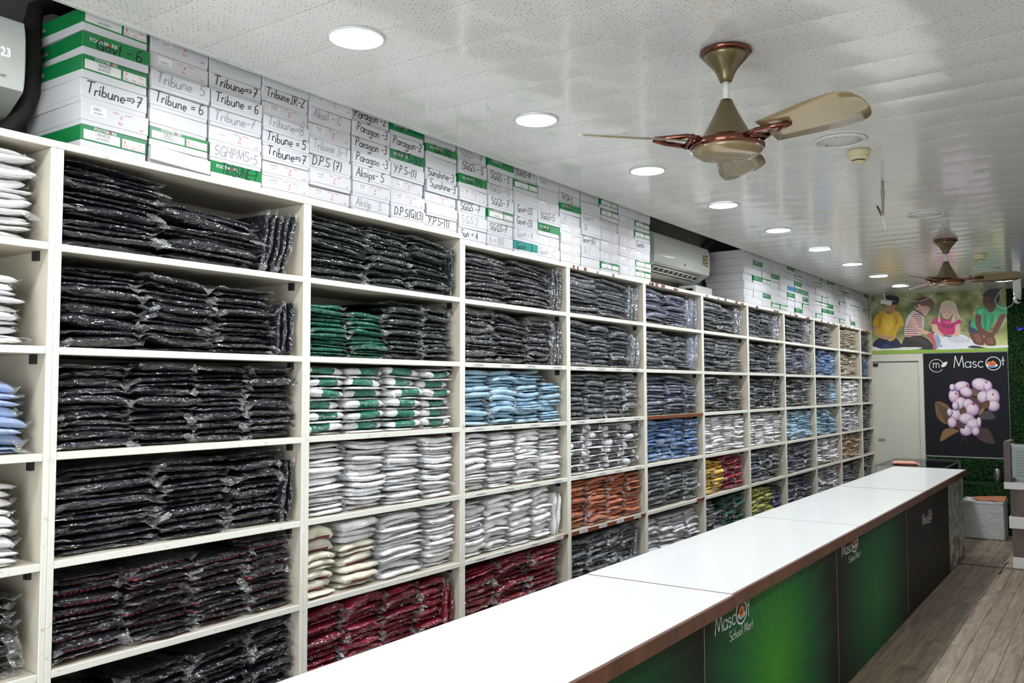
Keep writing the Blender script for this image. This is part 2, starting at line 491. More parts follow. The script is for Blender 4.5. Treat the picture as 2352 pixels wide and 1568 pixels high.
def ceiling_mat():
    m, nt, p = new_mat('speckled_pvc')
    g = N(nt, 'ShaderNodeNewGeometry')
    mp = N(nt, 'ShaderNodeMapping'); mp.inputs['Scale'].default_value = (58, 76, 1); mp.inputs['Rotation'].default_value = (0, 0, 0.5)
    nt.links.new(g.outputs['Position'], mp.inputs['Vector'])
    v = N(nt, 'ShaderNodeTexVoronoi', voronoi_dimensions='2D'); v.inputs['Scale'].default_value = 1.0; v.inputs['Randomness'].default_value = 0.75
    nt.links.new(mp.outputs['Vector'], v.inputs['Vector'])
    sp = N(nt, 'ShaderNodeSeparateColor'); nt.links.new(v.outputs['Color'], sp.inputs[0])
    th = N(nt, 'ShaderNodeMath', operation='MULTIPLY'); th.inputs[1].default_value = 0.195
    nt.links.new(sp.outputs[0], th.inputs[0])
    lt = N(nt, 'ShaderNodeMath', operation='LESS_THAN'); nt.links.new(v.outputs['Distance'], lt.inputs[0]); nt.links.new(th.outputs[0], lt.inputs[1])
    mx = N(nt, 'ShaderNodeMix', data_type='RGBA'); mx.inputs[6].default_value = lin((240, 241, 239)); mx.inputs[7].default_value = lin((146, 152, 153))
    nt.links.new(lt.outputs[0], mx.inputs[0]); nt.links.new(mx.outputs[2], p.inputs['Base Color'])
    p.inputs['Roughness'].default_value = 0.14
    p.inputs['Coat Weight'].default_value = 0.3; p.inputs['Coat Roughness'].default_value = 0.06
    p.inputs['Specular IOR Level'].default_value = 0.6
    n = N(nt, 'ShaderNodeTexNoise'); n.inputs['Scale'].default_value = 1.6
    mp2 = N(nt, 'ShaderNodeMapping'); mp2.inputs['Scale'].default_value = (2.4, 1.0, 1)
    nt.links.new(g.outputs['Position'], mp2.inputs['Vector']); nt.links.new(mp2.outputs['Vector'], n.inputs['Vector'])
    b = N(nt, 'ShaderNodeBump'); b.inputs['Strength'].default_value = 0.04; b.inputs['Distance'].default_value = 0.02
    nt.links.new(n.outputs['Fac'], b.inputs['Height']); nt.links.new(b.outputs['Normal'], p.inputs['Normal'])
    return m
M['ceiling'] = ceiling_mat()

def wood_mat(name, base, dark, light, sx=1.2, sy=16, rough=0.45, strip=0.1):
    m, nt, p = new_mat(name)
    g = N(nt, 'ShaderNodeNewGeometry'); oi = N(nt, 'ShaderNodeObjectInfo')
    ad = N(nt, 'ShaderNodeVectorMath', operation='MULTIPLY_ADD')
    cb = N(nt, 'ShaderNodeCombineXYZ')
    ml = N(nt, 'ShaderNodeMath', operation='MULTIPLY'); ml.inputs[1].default_value = 37
    nt.links.new(oi.outputs['Random'], ml.inputs[0]); nt.links.new(ml.outputs[0], cb.inputs[0]); nt.links.new(ml.outputs[0], cb.inputs[2])
    nt.links.new(g.outputs['Position'], ad.inputs[0]); ad.inputs[1].default_value = (sx, sy, 1); nt.links.new(cb.outputs[0], ad.inputs[2])
    n = N(nt, 'ShaderNodeTexNoise'); n.inputs['Scale'].default_value = 1.4; n.inputs['Detail'].default_value = 5; n.inputs['Distortion'].default_value = 1.2
    nt.links.new(ad.outputs[0], n.inputs['Vector'])
    r = N(nt, 'ShaderNodeValToRGB')
    e = r.color_ramp.elements
    e[0].position = 0.28; e[0].color = lin(dark); e[1].position = 0.72; e[1].color = lin(light)
    k = r.color_ramp.elements.new(0.5); k.color = lin(base)
    nt.links.new(n.outputs['Fac'], r.inputs[0])
    hv = N(nt, 'ShaderNodeHueSaturation')
    sy_ = N(nt, 'ShaderNodeSeparateXYZ'); nt.links.new(g.outputs['Position'], sy_.inputs[0])
    sb = N(nt, 'ShaderNodeMath', operation='MULTIPLY_ADD'); sb.inputs[1].default_value = 1 / 0.108; sb.inputs[2].default_value = 1.423 / 0.108 + 40
    nt.links.new(sy_.outputs['Y'], sb.inputs[0])
    fl = N(nt, 'ShaderNodeMath', operation='FLOOR'); nt.links.new(sb.outputs[0], fl.inputs[0])
    wn = N(nt, 'ShaderNodeTexWhiteNoise', noise_dimensions='1D'); nt.links.new(fl.outputs[0], wn.inputs['W'])
    mixv = N(nt, 'ShaderNodeMath', operation='MULTIPLY_ADD'); mixv.inputs[1].default_value = 0.3
    nt.links.new(oi.outputs['Random'], mixv.inputs[0]); nt.links.new(wn.outputs['Value'], mixv.inputs[2])
    mr = N(nt, 'ShaderNodeMapRange'); mr.inputs[2].default_value = 1.3; mr.inputs[3].default_value = 1 - strip; mr.inputs[4].default_value = 1 + strip
    nt.links.new(mixv.outputs[0], mr.inputs[0]); nt.links.new(mr.outputs[0], hv.inputs['Value'])
    nt.links.new(r.outputs['Color'], hv.inputs['Color']); nt.links.new(hv.outputs['Color'], p.inputs['Base Color'])
    p.inputs['Roughness'].default_value = rough
    return m
M['plank'] = wood_mat('floor_plank', (134, 118, 99), (96, 83, 70), (158, 141, 120), 1.6, 20, 0.45, 0.2)
M['edging'] = wood_mat('counter_edging', (104, 66, 48), (84, 52, 36), (120, 78, 58), 4, 4, 0.4)
M['dark_wood'] = wood_mat('cabinet_wood', (92, 76, 70), (74, 60, 56), (108, 90, 82), 10, 3, 0.45)

floor = struct(MB().box(XB, XW, YR, YW + 0.1, -0.12, -0.004).build('floor', M['plank']), 'grey brown wood plank floor')
pl_me = MB().bbox(0, 0.648, 0, 0.1062, -0.004, 0.0, 0.0012).mesh('plank', M['plank'])
for j in range(-1, 9):
    for i in range(13):
        x = 3.629 + 0.65 * i - 0.0
        if x > 11.6: continue
        put('plank', pl_me, floor, (x, -1.425 - 0.108 * j - 0.106, 0))
tr = struct(MB().bbox(9.235, 9.265, -3.4, -1.26, 0.0, 0.006, 0.002).build('trim_1', M['dark_wood']), 'thin floor joint strip across the aisle')

struct(MB().box(XB, XW, YW, YW + 0.1, -0.1, 3.2).build('wall_left', M['wall']), 'dim grey wall above the shelves')
struct(MB().box(XW, XW + 0.1, YR, YW + 0.1, -0.1, 3.2).build('wall_far', M['wall_light']), 'far end wall of the shop')
struct(MB().box(XB, XW, YR - 0.1, YR, -0.1, 3.2).build('wall_right', M['wall_light']), 'plain wall on the aisle side')
w = MB()
w.box(XB - 0.1, XB, YR, YW, 2.5, 3.2).box(XB - 0.1, XB, YR, -3.3, -0.1, 2.5).box(XB - 0.1, XB, -0.2, YW, -0.1, 2.5)
struct(w.build('wall_rear', M['wall_light']), 'shop front wall with glazed opening')
struct(MB().box(XB, XW, YR, YW, 3.12, 3.2).build('ceiling_slab', M['wall']), 'dark slab above the false ceiling')

ceil = struct(empty('ceiling', (0, 0, CEIL)), 'white speckled glossy panel ceiling')
pm = MB()
pw = 0.25
cols = 7
vsx = []; fsx = []
for yy in (YR, -0.012):
    for i in range(cols):
        u = i / (cols - 1)
        vsx.append((u * (pw - 0.003), yy, -0.0012 * (1 - (2 * u - 1) ** 2)))
for i in range(cols - 1):
    fsx.append((i, cols + i, cols + i + 1, i + 1))
pm.add(vsx, fsx, 0, True)
b = len(pm.v)
pm.add([(0, YR, 0), (pw - .003, YR, 0), (pw - .003, -0.012, 0), (0, -0.012, 0), (0, YR, .012), (pw - .003, YR, .012), (pw - .003, -0.012, .012), (0, -0.012, .012)],
       [(4, 5, 6, 7), (0, 1, 5, 4), (1, 2, 6, 5), (2, 3, 7, 6), (3, 0, 4, 7)])
panel_me = pm.mesh('panel', M['ceiling'])
k = 0
x = XB
while x < XW - 0.01:
    put('panel', panel_me, ceil, (x, 0, 0), (0, rad(R.uniform(-0.12, 0.12)), 0))
    x += pw
tm = MB()
xs = XB
while xs < XW - 0.05:           # slightly uneven edging strip in lengths
    xe = min(xs + 2.44, XW)
    tm.prism([(-0.014, CEIL - 0.004), (0.004, CEIL - 0.004), (0.004, CEIL + 0.03), (-0.014, CEIL + 0.03)], xs + 0.002, xe)
    xs = xe
struct(tm.build('trim_2', M['white_plastic']), 'white edging strip of the ceiling over the boxes')
for x0 in (1.57, 2.60, 5.25, 8.1):          # lifted ends of the edging
    struct(MB().add([(x0, -0.016, CEIL - 0.004), (x0 + 0.12, -0.016, CEIL - 0.004), (x0 + 0.15, -0.018, CEIL - 0.014), (x0 + 0.05, -0.018, CEIL - 0.012),
                     (x0, -0.012, CEIL - 0.002), (x0 + 0.12, -0.012, CEIL - 0.002), (x0 + 0.15, -0.014, CEIL - 0.012), (x0 + 0.05, -0.014, CEIL - 0.010)],
                    [(3, 2, 1, 0), (4, 5, 6, 7), (0, 1, 5, 4), (1, 2, 6, 5), (2, 3, 7, 6), (3, 0, 4, 7)]).build('trim_3', M['white_plastic']), 'peeling end of the ceiling edging strip')

# downlights
M['lamp'] = emit('lamp_diffuser', (0.94, 0.97, 1.0), 9.0)
lamp_d = bpy.data.lights.new('downlight_lamp', 'AREA')
lamp_d.shape = 'DISK'; lamp_d.size = 0.17; lamp_d.energy = LAMP_W; lamp_d.spread = rad(LAMP_SPREAD); lamp_d.color = (0.95, 0.975, 1.0)
rim_me = MB().lathe([(0.088, 0.0), (0.098, -0.0005), (0.1, -0.004), (0.094, -0.008), (0.0897, -0.007), (0.0897, 0.0)], 36, caps=False).mesh('rim', M['white_plastic'])
dif_me = MB().lathe([(0.0895, 0.0), (0.0895, -0.006), (0.06, -0.0065), (0.02, -0.0065)], 36).mesh('diffuser', M['lamp'])
ordw = ['first', 'second', 'third', 'fourth', 'fifth', 'sixth', 'seventh', 'eighth', 'ninth', 'tenth', 'eleventh', 'twelfth', 'thirteenth', 'fourteenth', 'fifteenth', 'sixteenth', 'seventeenth', 'eighteenth', 'nineteenth', 'twentieth', 'twenty-first', 'twenty-second']
def downlight(x, y, label):
    t = tag(empty('downlight', (x, y, CEIL - 0.0015)), label, 'downlight', 'round ceiling downlights')
    put('rim', rim_me, t); put('diffuser', dif_me, t)
    put('lamp', lamp_d, t, (0, 0, -0.0085))
for i in range(9):
    downlight(1.737 + 1.112 * i, -0.548, f'round white ceiling downlight, {ordw[i]} from the near end of the row')
downlight(10.76, -1.60, 'round white ceiling downlight beyond the far ceiling fan')
for i in range(3):
    downlight(0.625 - 1.112 * i, -0.548, f'round ceiling downlight overhead before the shelves, number {ordw[i]} back')
for i in range(4):
    downlight(-1.0 + 2.224 * i, -2.6, f'round ceiling downlight over the aisle side, {ordw[i]} along')

# ------------------------------------------------------------------ shelving units
ZS = [2.170, 1.855, 1.535, 1.210, 0.890, 0.570, 0.250]     # shelf surfaces, top row first
TH = 0.023
def ztop(n): return 2.485 if n <= 2 else 2.457
bayw = ['first', 'second', 'third', 'fourth', 'fifth', 'sixth', 'seventh', 'eighth', 'ninth', 'tenth', 'eleventh', 'twelfth']
sticker_me = MB().box(-0.048, 0.048, -0.0012, 0, -0.0085, 0.0085).mesh('sticker', M['label_white'])
def sticker_print():
    mb = MB(); x = -0.036
    r = random.Random(3)
    while x < 0.034:
        w_ = r.uniform(0.002, 0.006)
        mb.add([(x, -0.0015, -0.002), (x + w_, -0.0015, -0.002), (x + w_, -0.0015, 0.0025), (x, -0.0015, 0.0025)], [(0, 1, 2, 3)])
        x += w_ + r.uniform(0.001, 0.003)
    return mb.mesh('print', M['ink_grey'])
sticker_pr = sticker_print()
def board(x0, x1, y0, y1, z0, z1, b, name, parent):
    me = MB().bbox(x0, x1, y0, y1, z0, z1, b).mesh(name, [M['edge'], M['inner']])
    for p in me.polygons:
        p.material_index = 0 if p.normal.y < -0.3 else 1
    return put(name, me, parent)
def shelf_unit(n, width=1.0):
    t = tag(empty('shelf_unit', (n + 0.02, 0, 0)), f'white open shelving unit full of wrapped garments, {bayw[n]} bay along the wall', 'shelving', 'shelving units along the wall')
    zt = ztop(n); T = 0.02
    W = width
    board(0, T, 0, 0.4, 0, zt - TH - 0.0005, 0.0015, 'side_panel', t)
    board(W - T, W - 0.0005, 0, 0.4, 0, zt - TH - 0.0005, 0.0015, 'side_panel', t)
    MB().box(T, W - T, 0.392, 0.4, 0.06, zt - TH).build('back_panel', M['inner'], t)
    board(0, W - 0.0005, -0.001, 0.4, zt - TH, zt, 0.002, 'top_board', t)
    MB().box(T, W - T, 0.02, 0.035, 0, 0.2).build('plinth', M['edge'], t)
    for k, z in enumerate(ZS):
        zz = z + R.uniform(-0.002, 0.002)
        s = board(T + 0.0005, W - T - 0.0005, 0.0, 0.392, zz - TH, zz, 0.0018, 'shelf', t)
        for bx in (W - T - 0.001,):
            MB().box(bx - 0.012, bx, 0.05, 0.075, zz - TH - 0.03, zz - TH - 0.001).build('bracket', M['bracket'], t)
        if (n, k) in ((5, 2), (4, 4)):
            MB().box(T + 0.001, W - T - 0.001, -0.002, 0.0, zz - TH, zz).build('edge_band', M['brown_edge'], s)
        if (n, k) in ((3, 4), (5, 4)):
            MB().box(W - T - 0.14, W - T - 0.001, -0.002, 0.0, zz - TH, zz).build('edge_band', M['brown_edge'], s)
        if n in (3, 4) and 1 <= k <= 4 and not (n == 4 and k == 0):
            for q in range(4):
                st = put('sticker', sticker_me, s, (0.14 + 0.24 * q + R.uniform(-.02, .02), -0.0021, zz - TH / 2))
                put('print', sticker_pr, st)
    if n >= 4:                                              # chips out of the top edge
        for q in range(5):
            cx = R.uniform(0.05, W - 0.15)
            MB().box(cx, cx + R.uniform(0.015, 0.07), -0.0022, -0.001, zt - TH + 0.002, zt - 0.001 - R.uniform(0, 0.008)).build('chip', M['brown_edge'], t)
    return t
for n in range(0, 11):
    shelf_unit(n)
shelf_unit(11, 0.62)

# ------------------------------------------------------------------ wrapped garments
def packet_mesh(seed, bend, nu=15, fine=True):
    r = random.Random(seed)
    ph = [r.uniform(0, 6.28) for _ in range(12)]
    us = [math.sin(PI / 2 * (-1 + 2 * i / (nu - 1))) for i in range(nu)] if fine else [-1, -.93, -.6, -.15, .3, .7, .94, 1]
    vv = [0, 0.008, 0.028, 0.06, 0.12, 0.35, 0.7, 1.0] if fine else [0, 0.012, 0.05, 0.3, 1.0]
    nu = len(us); nv = len(vv)
    pu = r.uniform(4.5, 10)
    droop = r.uniform(0.0, 0.5)
    skew = r.uniform(-0.12, 0.12)
    thickl = r.uniform(0.72, 1.0); thickr = r.uniform(0.72, 1.0)
    vs = []; fs = []
    def pt(i, j, side):
        u = us[i]; v = vv[j]
        eu = max(0.0, 1 - abs(u) ** pu) ** 0.55
        f = min(1.0, v / 0.06)
        ev = math.sqrt(max(0, 1 - (1 - f) ** 2))
        e = eu * ev * (thickl + (thickr - thickl) * (u + 1) / 2)
        w1 = 0.10 * math.sin(3.1 * u + ph[0]) + 0.07 * math.sin(7.3 * u + ph[1] + 2 * v) + 0.05 * math.sin(13 * u + ph[2] + 5 * v)
        mid = 0.5 + bend * (u * u - 0.3) + skew * u - droop * max(0, abs(u) - 0.8) * 1.5
        z = mid + side * 0.52 * e * (1 + 0.8 * w1 * (1 if side > 0 else -0.5))
        y = v + (0.02 * math.sin(2.3 * u + ph[3]) + 0.012 * math.sin(6 * u + ph[4])) * (1 - min(1, v * 4)) + 0.035 * abs(u) ** 6 * (1 - v)
        x = 0.5 * u * (1 - 0.02 * (1 + math.sin(ph[5] + 3 * v)))
        return (x, y, z)
    for side in (1, -1):
        for j in range(nv):
            for i in range(nu):
                vs.append(pt(i, j, side))
    o = nu * nv
    for j in range(nv - 1):
        for i in range(nu - 1):
            a = j * nu + i
            fs.append((a, a + 1, a + nu + 1, a + nu))
            fs.append((o + a, o + a + nu, o + a + nu + 1, o + a + 1))
    lo = min(v[2] for v in vs)
    vs = [(x, y, z - min(lo, 0.0) * 1.0) for x, y, z in vs]
    return vs, fs

def film_mesh(seed):
    """crumpled clear film standing off the front and the corners of a packet"""
    r = random.Random(seed)
    path = []
    for k in range(4): path.append((-0.5, 0.34 - 0.08 * k, -1, 0))
    for k in range(15):
        u = -0.5 + k / 14
        path.append((u * 0.99, 0.012 + 0.03 * abs(2 * u) ** 6, -0.8 if k == 0 else (0.8 if k == 14 else 0), -1))
    for k in range(4): path.append((0.5, 0.10 + 0.08 * k, 1, 0))
    vs = []; fs = []
    n = len(path)
    bump_i = r.choice((7, 9, 12, 14, 0))
    for i, (x, y, dx, dy) in enumerate(path):
        corner = 1.0 if i in (2, 3, 4, 5, 17, 18, 19, 20) else 0.0
        ext = r.uniform(0.001, 0.006) + corner * r.uniform(0.003, 0.024)
        if i == bump_i: ext += 0.014
        mid = 0.5 + r.uniform(-0.12, 0.12)
        k_ = 1.0 if corner else 0.35
        d1 = r.uniform(-0.35, 0.35) * k_; d2 = (r.uniform(-0.7, 0.6) - corner * 0.2) * k_
        vs.append((x * 0.97, y + 0.02, mid))
        vs.append((x + dx * ext * 0.5 / 0.27, y + dy * ext * 0.5 / 0.3, mid + d1))
        vs.append((x + dx * ext / 0.27, y + dy * ext / 0.3, mid + d2))
    for i in range(n - 1):
        for k in range(2):
            a = i * 3 + k
            fs.append((a, a + 3, a + 4, a + 1))
    return vs, fs

BENDS = (-0.35, 0.0, 0.4)
PK = {}; FILMS = []
for bi, bd in enumerate(BENDS):
    PK[bi] = []
    for s in range(5):
        vs_, fs_ = packet_mesh(100 * bi + s, bd)
        me = MB().add(vs_, fs_, 0, True).mesh('garment_packet', M['w_navy'])
        PK[bi].append(me)
for s in range(8):
    vs_, fs_ = film_mesh(900 + s)
    FILMS.append(MB().add(vs_, fs_, 0, False).mesh('plastic_film', M['film']))
LOWFILM = [film_mesh(1200 + s) for s in range(6)]
LOW = {bi: [packet_mesh(500 + 100 * bi + s, bd, fine=False) for s in range(4)] for bi, bd in enumerate(BENDS)}

# (from, to, fill of the row height, packets, colour, tilt in degrees); 'up': packets standing on edge
W4 = [(.035, .265), (.272, .508), (.512, .748), (.752, .97)]
W3 = [(.035, .34), (.345, .65), (.655, .95)]
def four(fill, n, c, tl=0): return [(a, b, fill * R.uniform(.96, 1.02), n + R.choice((-1, 0, 1)), c, tl + R.uniform(-2, 2)) for a, b in W4]
def three(fill, n, c, tl=0): return [(a, b, fill * R.uniform(.95, 1.02), n + R.choice((-1, 0, 1)), c, tl + R.uniform(-2, 2)) for a, b in W3]
CELLS = {
 (0, 1): [(.70, .965, .95, 13, 'white', 2)], (0, 2): [(.70, .945, .74, 11, 'white', 2)], (0, 3): [(.70, .955, .74, 9, 'periwinkle', 1)],
 (0, 4): [(.70, .945, .80, 11, 'white', 1)], (0, 5): [(.70, .945, .86, 8, 'navy', 2)],
 (1, 1): [(.035, .40, .95, 13, 'navy', 3), (.405, .80, .70, 9, 'navy', 4), ('up', .83, .985, .82, 5, 'navy', 12)],
 (1, 2): [(.035, .335, .92, 10, 'navy', 1), (.335, .605, .92, 11, 'navy', 6), (.61, .865, .86, 12, 'navy', 1), ('up', .885, .985, .70, 3, 'navy', 3)],
 (1, 3): [(.035, .30, .92, 11, 'navy', 0), (.29, .535, .97, 12, 'navy', -1), (.525, .755, .94, 12, 'navy', 1), (.75, .99, .95, 10, 'navy', 0)],
 (1, 4): [(.035, .405, .93, 13, 'navy', -1), (.405, .69, .92, 12, 'navy', 0), (.69, .915, .95, 11, 'navy', -2), ('up', .925, .985, .8, 2, 'navy', 4)],
 (1, 5): [(.035, .285, .88, 12, 'plaid', 0), (.29, .54, .92, 13, 'plaid', -2), (.545, .77, .86, 12, 'plaid', -3), (.775, .985, .95, 11, 'plaid', -2)],
 (1, 6): [(.035, .275, .62, 8, 'navy', 0), (.28, .53, .80, 10, 'navy', -3), (.535, .78, .88, 11, 'navy', -6), (.785, .985, .93, 10, 'navy', -2)],
 (2, 1): [(.03, .385, .95, 14, 'blackgreen', 4), (.385, .66, .93, 11, 'blackgreen', 1), (.66, .925, .93, 12, 'blackgreen', 6), ('up', .935, .985, .8, 2, 'blackgreen', 2)],
 (2, 2): [(.03, .265, .76, 13, 'green', 1), (.275, .505, .68, 11, 'green', 1), (.505, .75, .93, 12, 'blackgreen', 3), (.755, .985, .92, 11, 'blackgreen', 2)],
 (2, 3): four(.97, 13, 'ringer'), (2, 4): four(.98, 15, 'white'),
 (2, 5): [(.03, .22, .93, 8, 'cream', -2), (.24, .47, .97, 9, 'cream', -2), (.475, .77, .98, 17, 'white', -2), (.775, .985, .99, 14, 'white', -1)],
 (2, 6): [(.03, .255, .93, 10, 'maroon', -3), (.26, .49, .95, 10, 'maroon', -3), (.495, .72, .95, 10, 'maroon', -5), (.725, .895, .90, 9, 'maroon', -3), ('up', .905, .985, .8, 3, 'maroon', 3)],
 (3, 1): [(.035, .44, .94, 11, 'charcoal', 2), (.445, .865, .94, 13, 'charcoal', 5), ('up', .87, .99, .9, 5, 'charcoal', 2)],
 (3, 2): [(.035, .33, .95, 10, 'charcoal', 1), (.335, .62, .93, 11, 'charcoal', 6), (.625, .87, .95, 11, 'charcoal', 0), ('up', .885, .985, .85, 4, 'charcoal', 2)],
 (3, 3): [(.035, .28, .97, 12, 'lightblue', 0), (.285, .53, .97, 13, 'lightblue', 0), (.535, .77, .98, 14, 'lightblue', 0), (.775, .98, .76, 12, 'lightblue', 0)],
 (3, 4): four(.98, 15, 'white'),
 (3, 5): [(a, b, f, 12, 'white', tl) for (a, b), f, tl in zip([(.035, .24), (.245, .46), (.465, .68), (.685, .87)], (.9, .93, .96, .98), (0, -3, -4, -5))] + [('up', .89, .97, .8, 2, 'white', 2)],
 (3, 6): [(.035, .34, .90, 10, 'maroon', -3), (.345, .64, .95, 13, 'maroon', -4), (.645, .985, .96, 11, 'maroon', -2)],
 (4, 1): [(.035, .425, .96, 11, 'grey', 2), (.43, .83, .94, 12, 'grey', 5), ('up', .85, .985, .95, 4, 'grey', 1)],
 (4, 2): [(.035, .32, .96, 12, 'charcoal', 3), (.325, .6, .93, 12, 'charcoal', 2), (.605, .84, .94, 13, 'charcoal', 2), ('up', .86, .98, .8, 3, 'grey', 4)],
 (4, 3): four(.95, 11, 'charcoal', 1), (4, 4): four(.97, 12, 'greyringer'),
 (4, 5): [(.035, .27, .97, 10, 'orange', -1), (.275, .52, .95, 12, 'orange', -1), (.525, .76, .98, 13, 'orange', -2), (.765, .985, .95, 15, 'orange', -1)],
 (4, 6): [(.035, .26, .88, 11, 'charcoal', -1), (.265, .49, .90, 11, 'charcoal', -4), (.495, .7, .93, 10, 'charcoal', -6), (.705, .88, .95, 10, 'charcoal', -5), ('up', .9, .97, .8, 2, 'grey', 2)],
 (5, 1): [(.035, .42, .95, 10, 'slate', 2), (.425, .79, .92, 10, 'slate', 3), ('up', .80, .98, .9, 4, 'slate', 3)],
 (5, 2): [(.035, .33, .93, 10, 'grey', 1), (.335, .59, .90, 10, 'grey', 3), (.595, .83, .88, 9, 'grey', 1), ('up', .84, .98, .95, 2, 'slate', 3)],
 (5, 3): [(.035, .42, .95, 13, 'slate', 1), (.425, .73, .95, 14, 'slate', 2), (.735, .95, .85, 13, 'slate', 6)],
 (5, 4): four(.97, 12, 'denim'),
 (5, 5): [(.035, .37, .93, 10, 'charcoal', -2), (.375, .68, .95, 11, 'charcoal', -3), (.685, .95, .95, 10, 'charcoal', -3)],
 (5, 6): four(.86, 11, 'greywhite', -1),
 (6, 1): [(.035, .45, .94, 11, 'grey', 2), (.455, .80, .85, 10, 'grey', 2), ('up', .82, .985, .95, 3, 'charcoal', 2)],
 (6, 2): three(.95, 12, 'grey', 1), (6, 3): three(.95, 12, 'grey', 0), (6, 4): four(.96, 15, 'white'),
 (6, 5): [(.035, .265, .90, 10, 'yellow', 0), (.27, .50, .84, 10, 'yellow', 0), (.51, .73, .96, 10, 'red', -1), (.735, .95, .86, 9, 'red', -1)],
 (6, 6): [(.035, .25, .90, 11, 'grey', -1), (.255, .47, .60, 8, 'grey', -2), (.475, .72, .92, 9, 'dgreen', -3), (.725, .96, .95, 10, 'dgreen', -4)],
 (7, 1): [(.035, .40, .95, 11, 'charcoal', 1), (.405, .76, .92, 12, 'charcoal', 3), ('up', .79, .975, .9, 3, 'charcoal', 8)],
 (7, 2): three(.94, 12, 'charcoal', 3), (7, 3): four(.92, 13, 'charcoal', 0), (7, 4): four(.95, 14, 'white'),
 (7, 5): [(.035, .34, .92, 9, 'slate', -1), (.345, .60, .93, 9, 'charcoal', -2), (.605, .92, .92, 10, 'charcoal', 4)],
 (7, 6): [(.035, .25, .93, 10, 'lime', -1), (.255, .47, .90, 10, 'lime', -1), (.475, .71, .85, 10, 'lime', -1), (.72, .95, .80, 8, 'indigo', -1)],
 (8, 1): [(.035, .42, .95, 11, 'charcoal', 2), (.425, .76, .94, 11, 'charcoal', 2), ('up', .78, .985, .95, 5, 'charcoal', 1)],
 (8, 2): [(.035, .42, .95, 12, 'slate', 1), (.425, .76, .90, 12, 'slate', 1), ('up', .79, .985, .9, 5, 'charcoal', 1)],
 (8, 3): three(.94, 11, 'charcoal', 1), (8, 4): four(.95, 14, 'lightblue'), (8, 5): three(.95, 12, 'slate'), (8, 6): three(.93, 10, 'slate'),
 (9, 1): [(.035, .43, .93, 11, 'grey', 1), (.435, .80, .88, 11, 'grey', 2)],
 (9, 2): [(.035, .27, .78, 10, 'slate', 0)] + [(a, b, .96, 10, 'denim', 0) for a, b in W4[1:]],
 (9, 3): [(a, b, .93, 12, 'slate', 0) for a, b in W4[:3]] + [(.752, .98, .93, 14, 'lightblue', 0)],
 (9, 4): [(.035, .34, .96, 14, 'lightblue', 1), (.345, .65, .92, 13, 'lightblue', 3), (.655, .97, .66, 10, 'lightblue', 6)], (9, 5): three(.95, 14, 'white'), (9, 6): four(.95, 12, 'greywhite'),
 (10, 1): three(.95, 12, 'beige', 1), (10, 2): three(.92, 12, 'beige', 1), (10, 3): four(.97, 12, 'white'), (10, 4): four(.96, 12, 'greywhite'),
 (10, 5): four(.97, 12, 'tan'), (10, 6): three(.9, 11, 'charcoal'),
 (11, 1): [(.035, .33, .9, 10, 'slate', 2), (.335, .58, .85, 10, 'grey', 3)], (11, 2): [(.035, .33, .9, 11, 'grey', 2), (.335, .58, .8, 11, 'denim', 3)],
 (11, 3): [(.035, .33, .95, 12, 'grey', 1), (.335, .58, .9, 12, 'grey', 1)], (11, 4): [(.035, .33, .95, 12, 'grey', 1), (.335, .58, .9, 12, 'grey', 1)],
 (11, 5): [(.035, .33, .8, 10, 'charcoal', 4), (.335, .58, .8, 10, 'charcoal', 4)], (11, 6): [(.035, .33, .9, 10, 'charcoal', 0), (.335, .58, .9, 10, 'charcoal', 0)],
}
DARK = {'navy', 'blackgreen', 'charcoal', 'ash_sheen', 'grey', 'slate'}
for (b_, r_), sts in CELLS.items():         # farther bays: charcoal lightened, film sheen put into its colour
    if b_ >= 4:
        CELLS[(b_, r_)] = [tuple('ash_sheen' if v == 'charcoal' else v for v in st_) for st_ in sts]
WHITE = {'white', 'greywhite'}
roww = ['', 'top', 'second', 'third', 'fourth', 'fifth', 'sixth']
stuff = {'dark': [], 'white': [], 'coloured': []}
CAPS = {'dark': 300, 'white': 300}
count = {'dark': 0, 'white': 0, 'coloured': 0}
KINDNAME = {'dark': 'dark_garment_packet', 'white': 'white_garment_packet'}

def kind_of(c): return 'dark' if c in DARK else 'white' if c in WHITE else 'coloured'

def add_packet(bay, c, mat4, scale, bi, label, near):
    k = kind_of(c)
    lim = CAPS.get(k, 10 ** 6)
    single = near and count[k] < lim
    if single:
        count[k] += 1
        me = R.choice(PK[bi])
        base = COLORS[c][0].replace(' ', '_').replace('-', '_') + '_garment_packet' if k == 'coloured' else KINDNAME[k]
        o = put(base, me)
        o.matrix_world = mat4 @ Matrix.Diagonal((*scale, 1))
        o.material_slots[0].link = 'OBJECT'
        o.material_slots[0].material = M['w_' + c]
        tag(o, label, 'packet', f'{COLORS[c][0]} packets on the shelves')
        put('plastic_film', R.choice(FILMS), o)
    else:
        stuff[k].append((c, R.choice(LOW[bi]), np.array(mat4 @ Matrix.Diagonal((*scale, 1)))))
        stuff[k].append(('film', R.choice(LOWFILM), stuff[k][-1][2]))

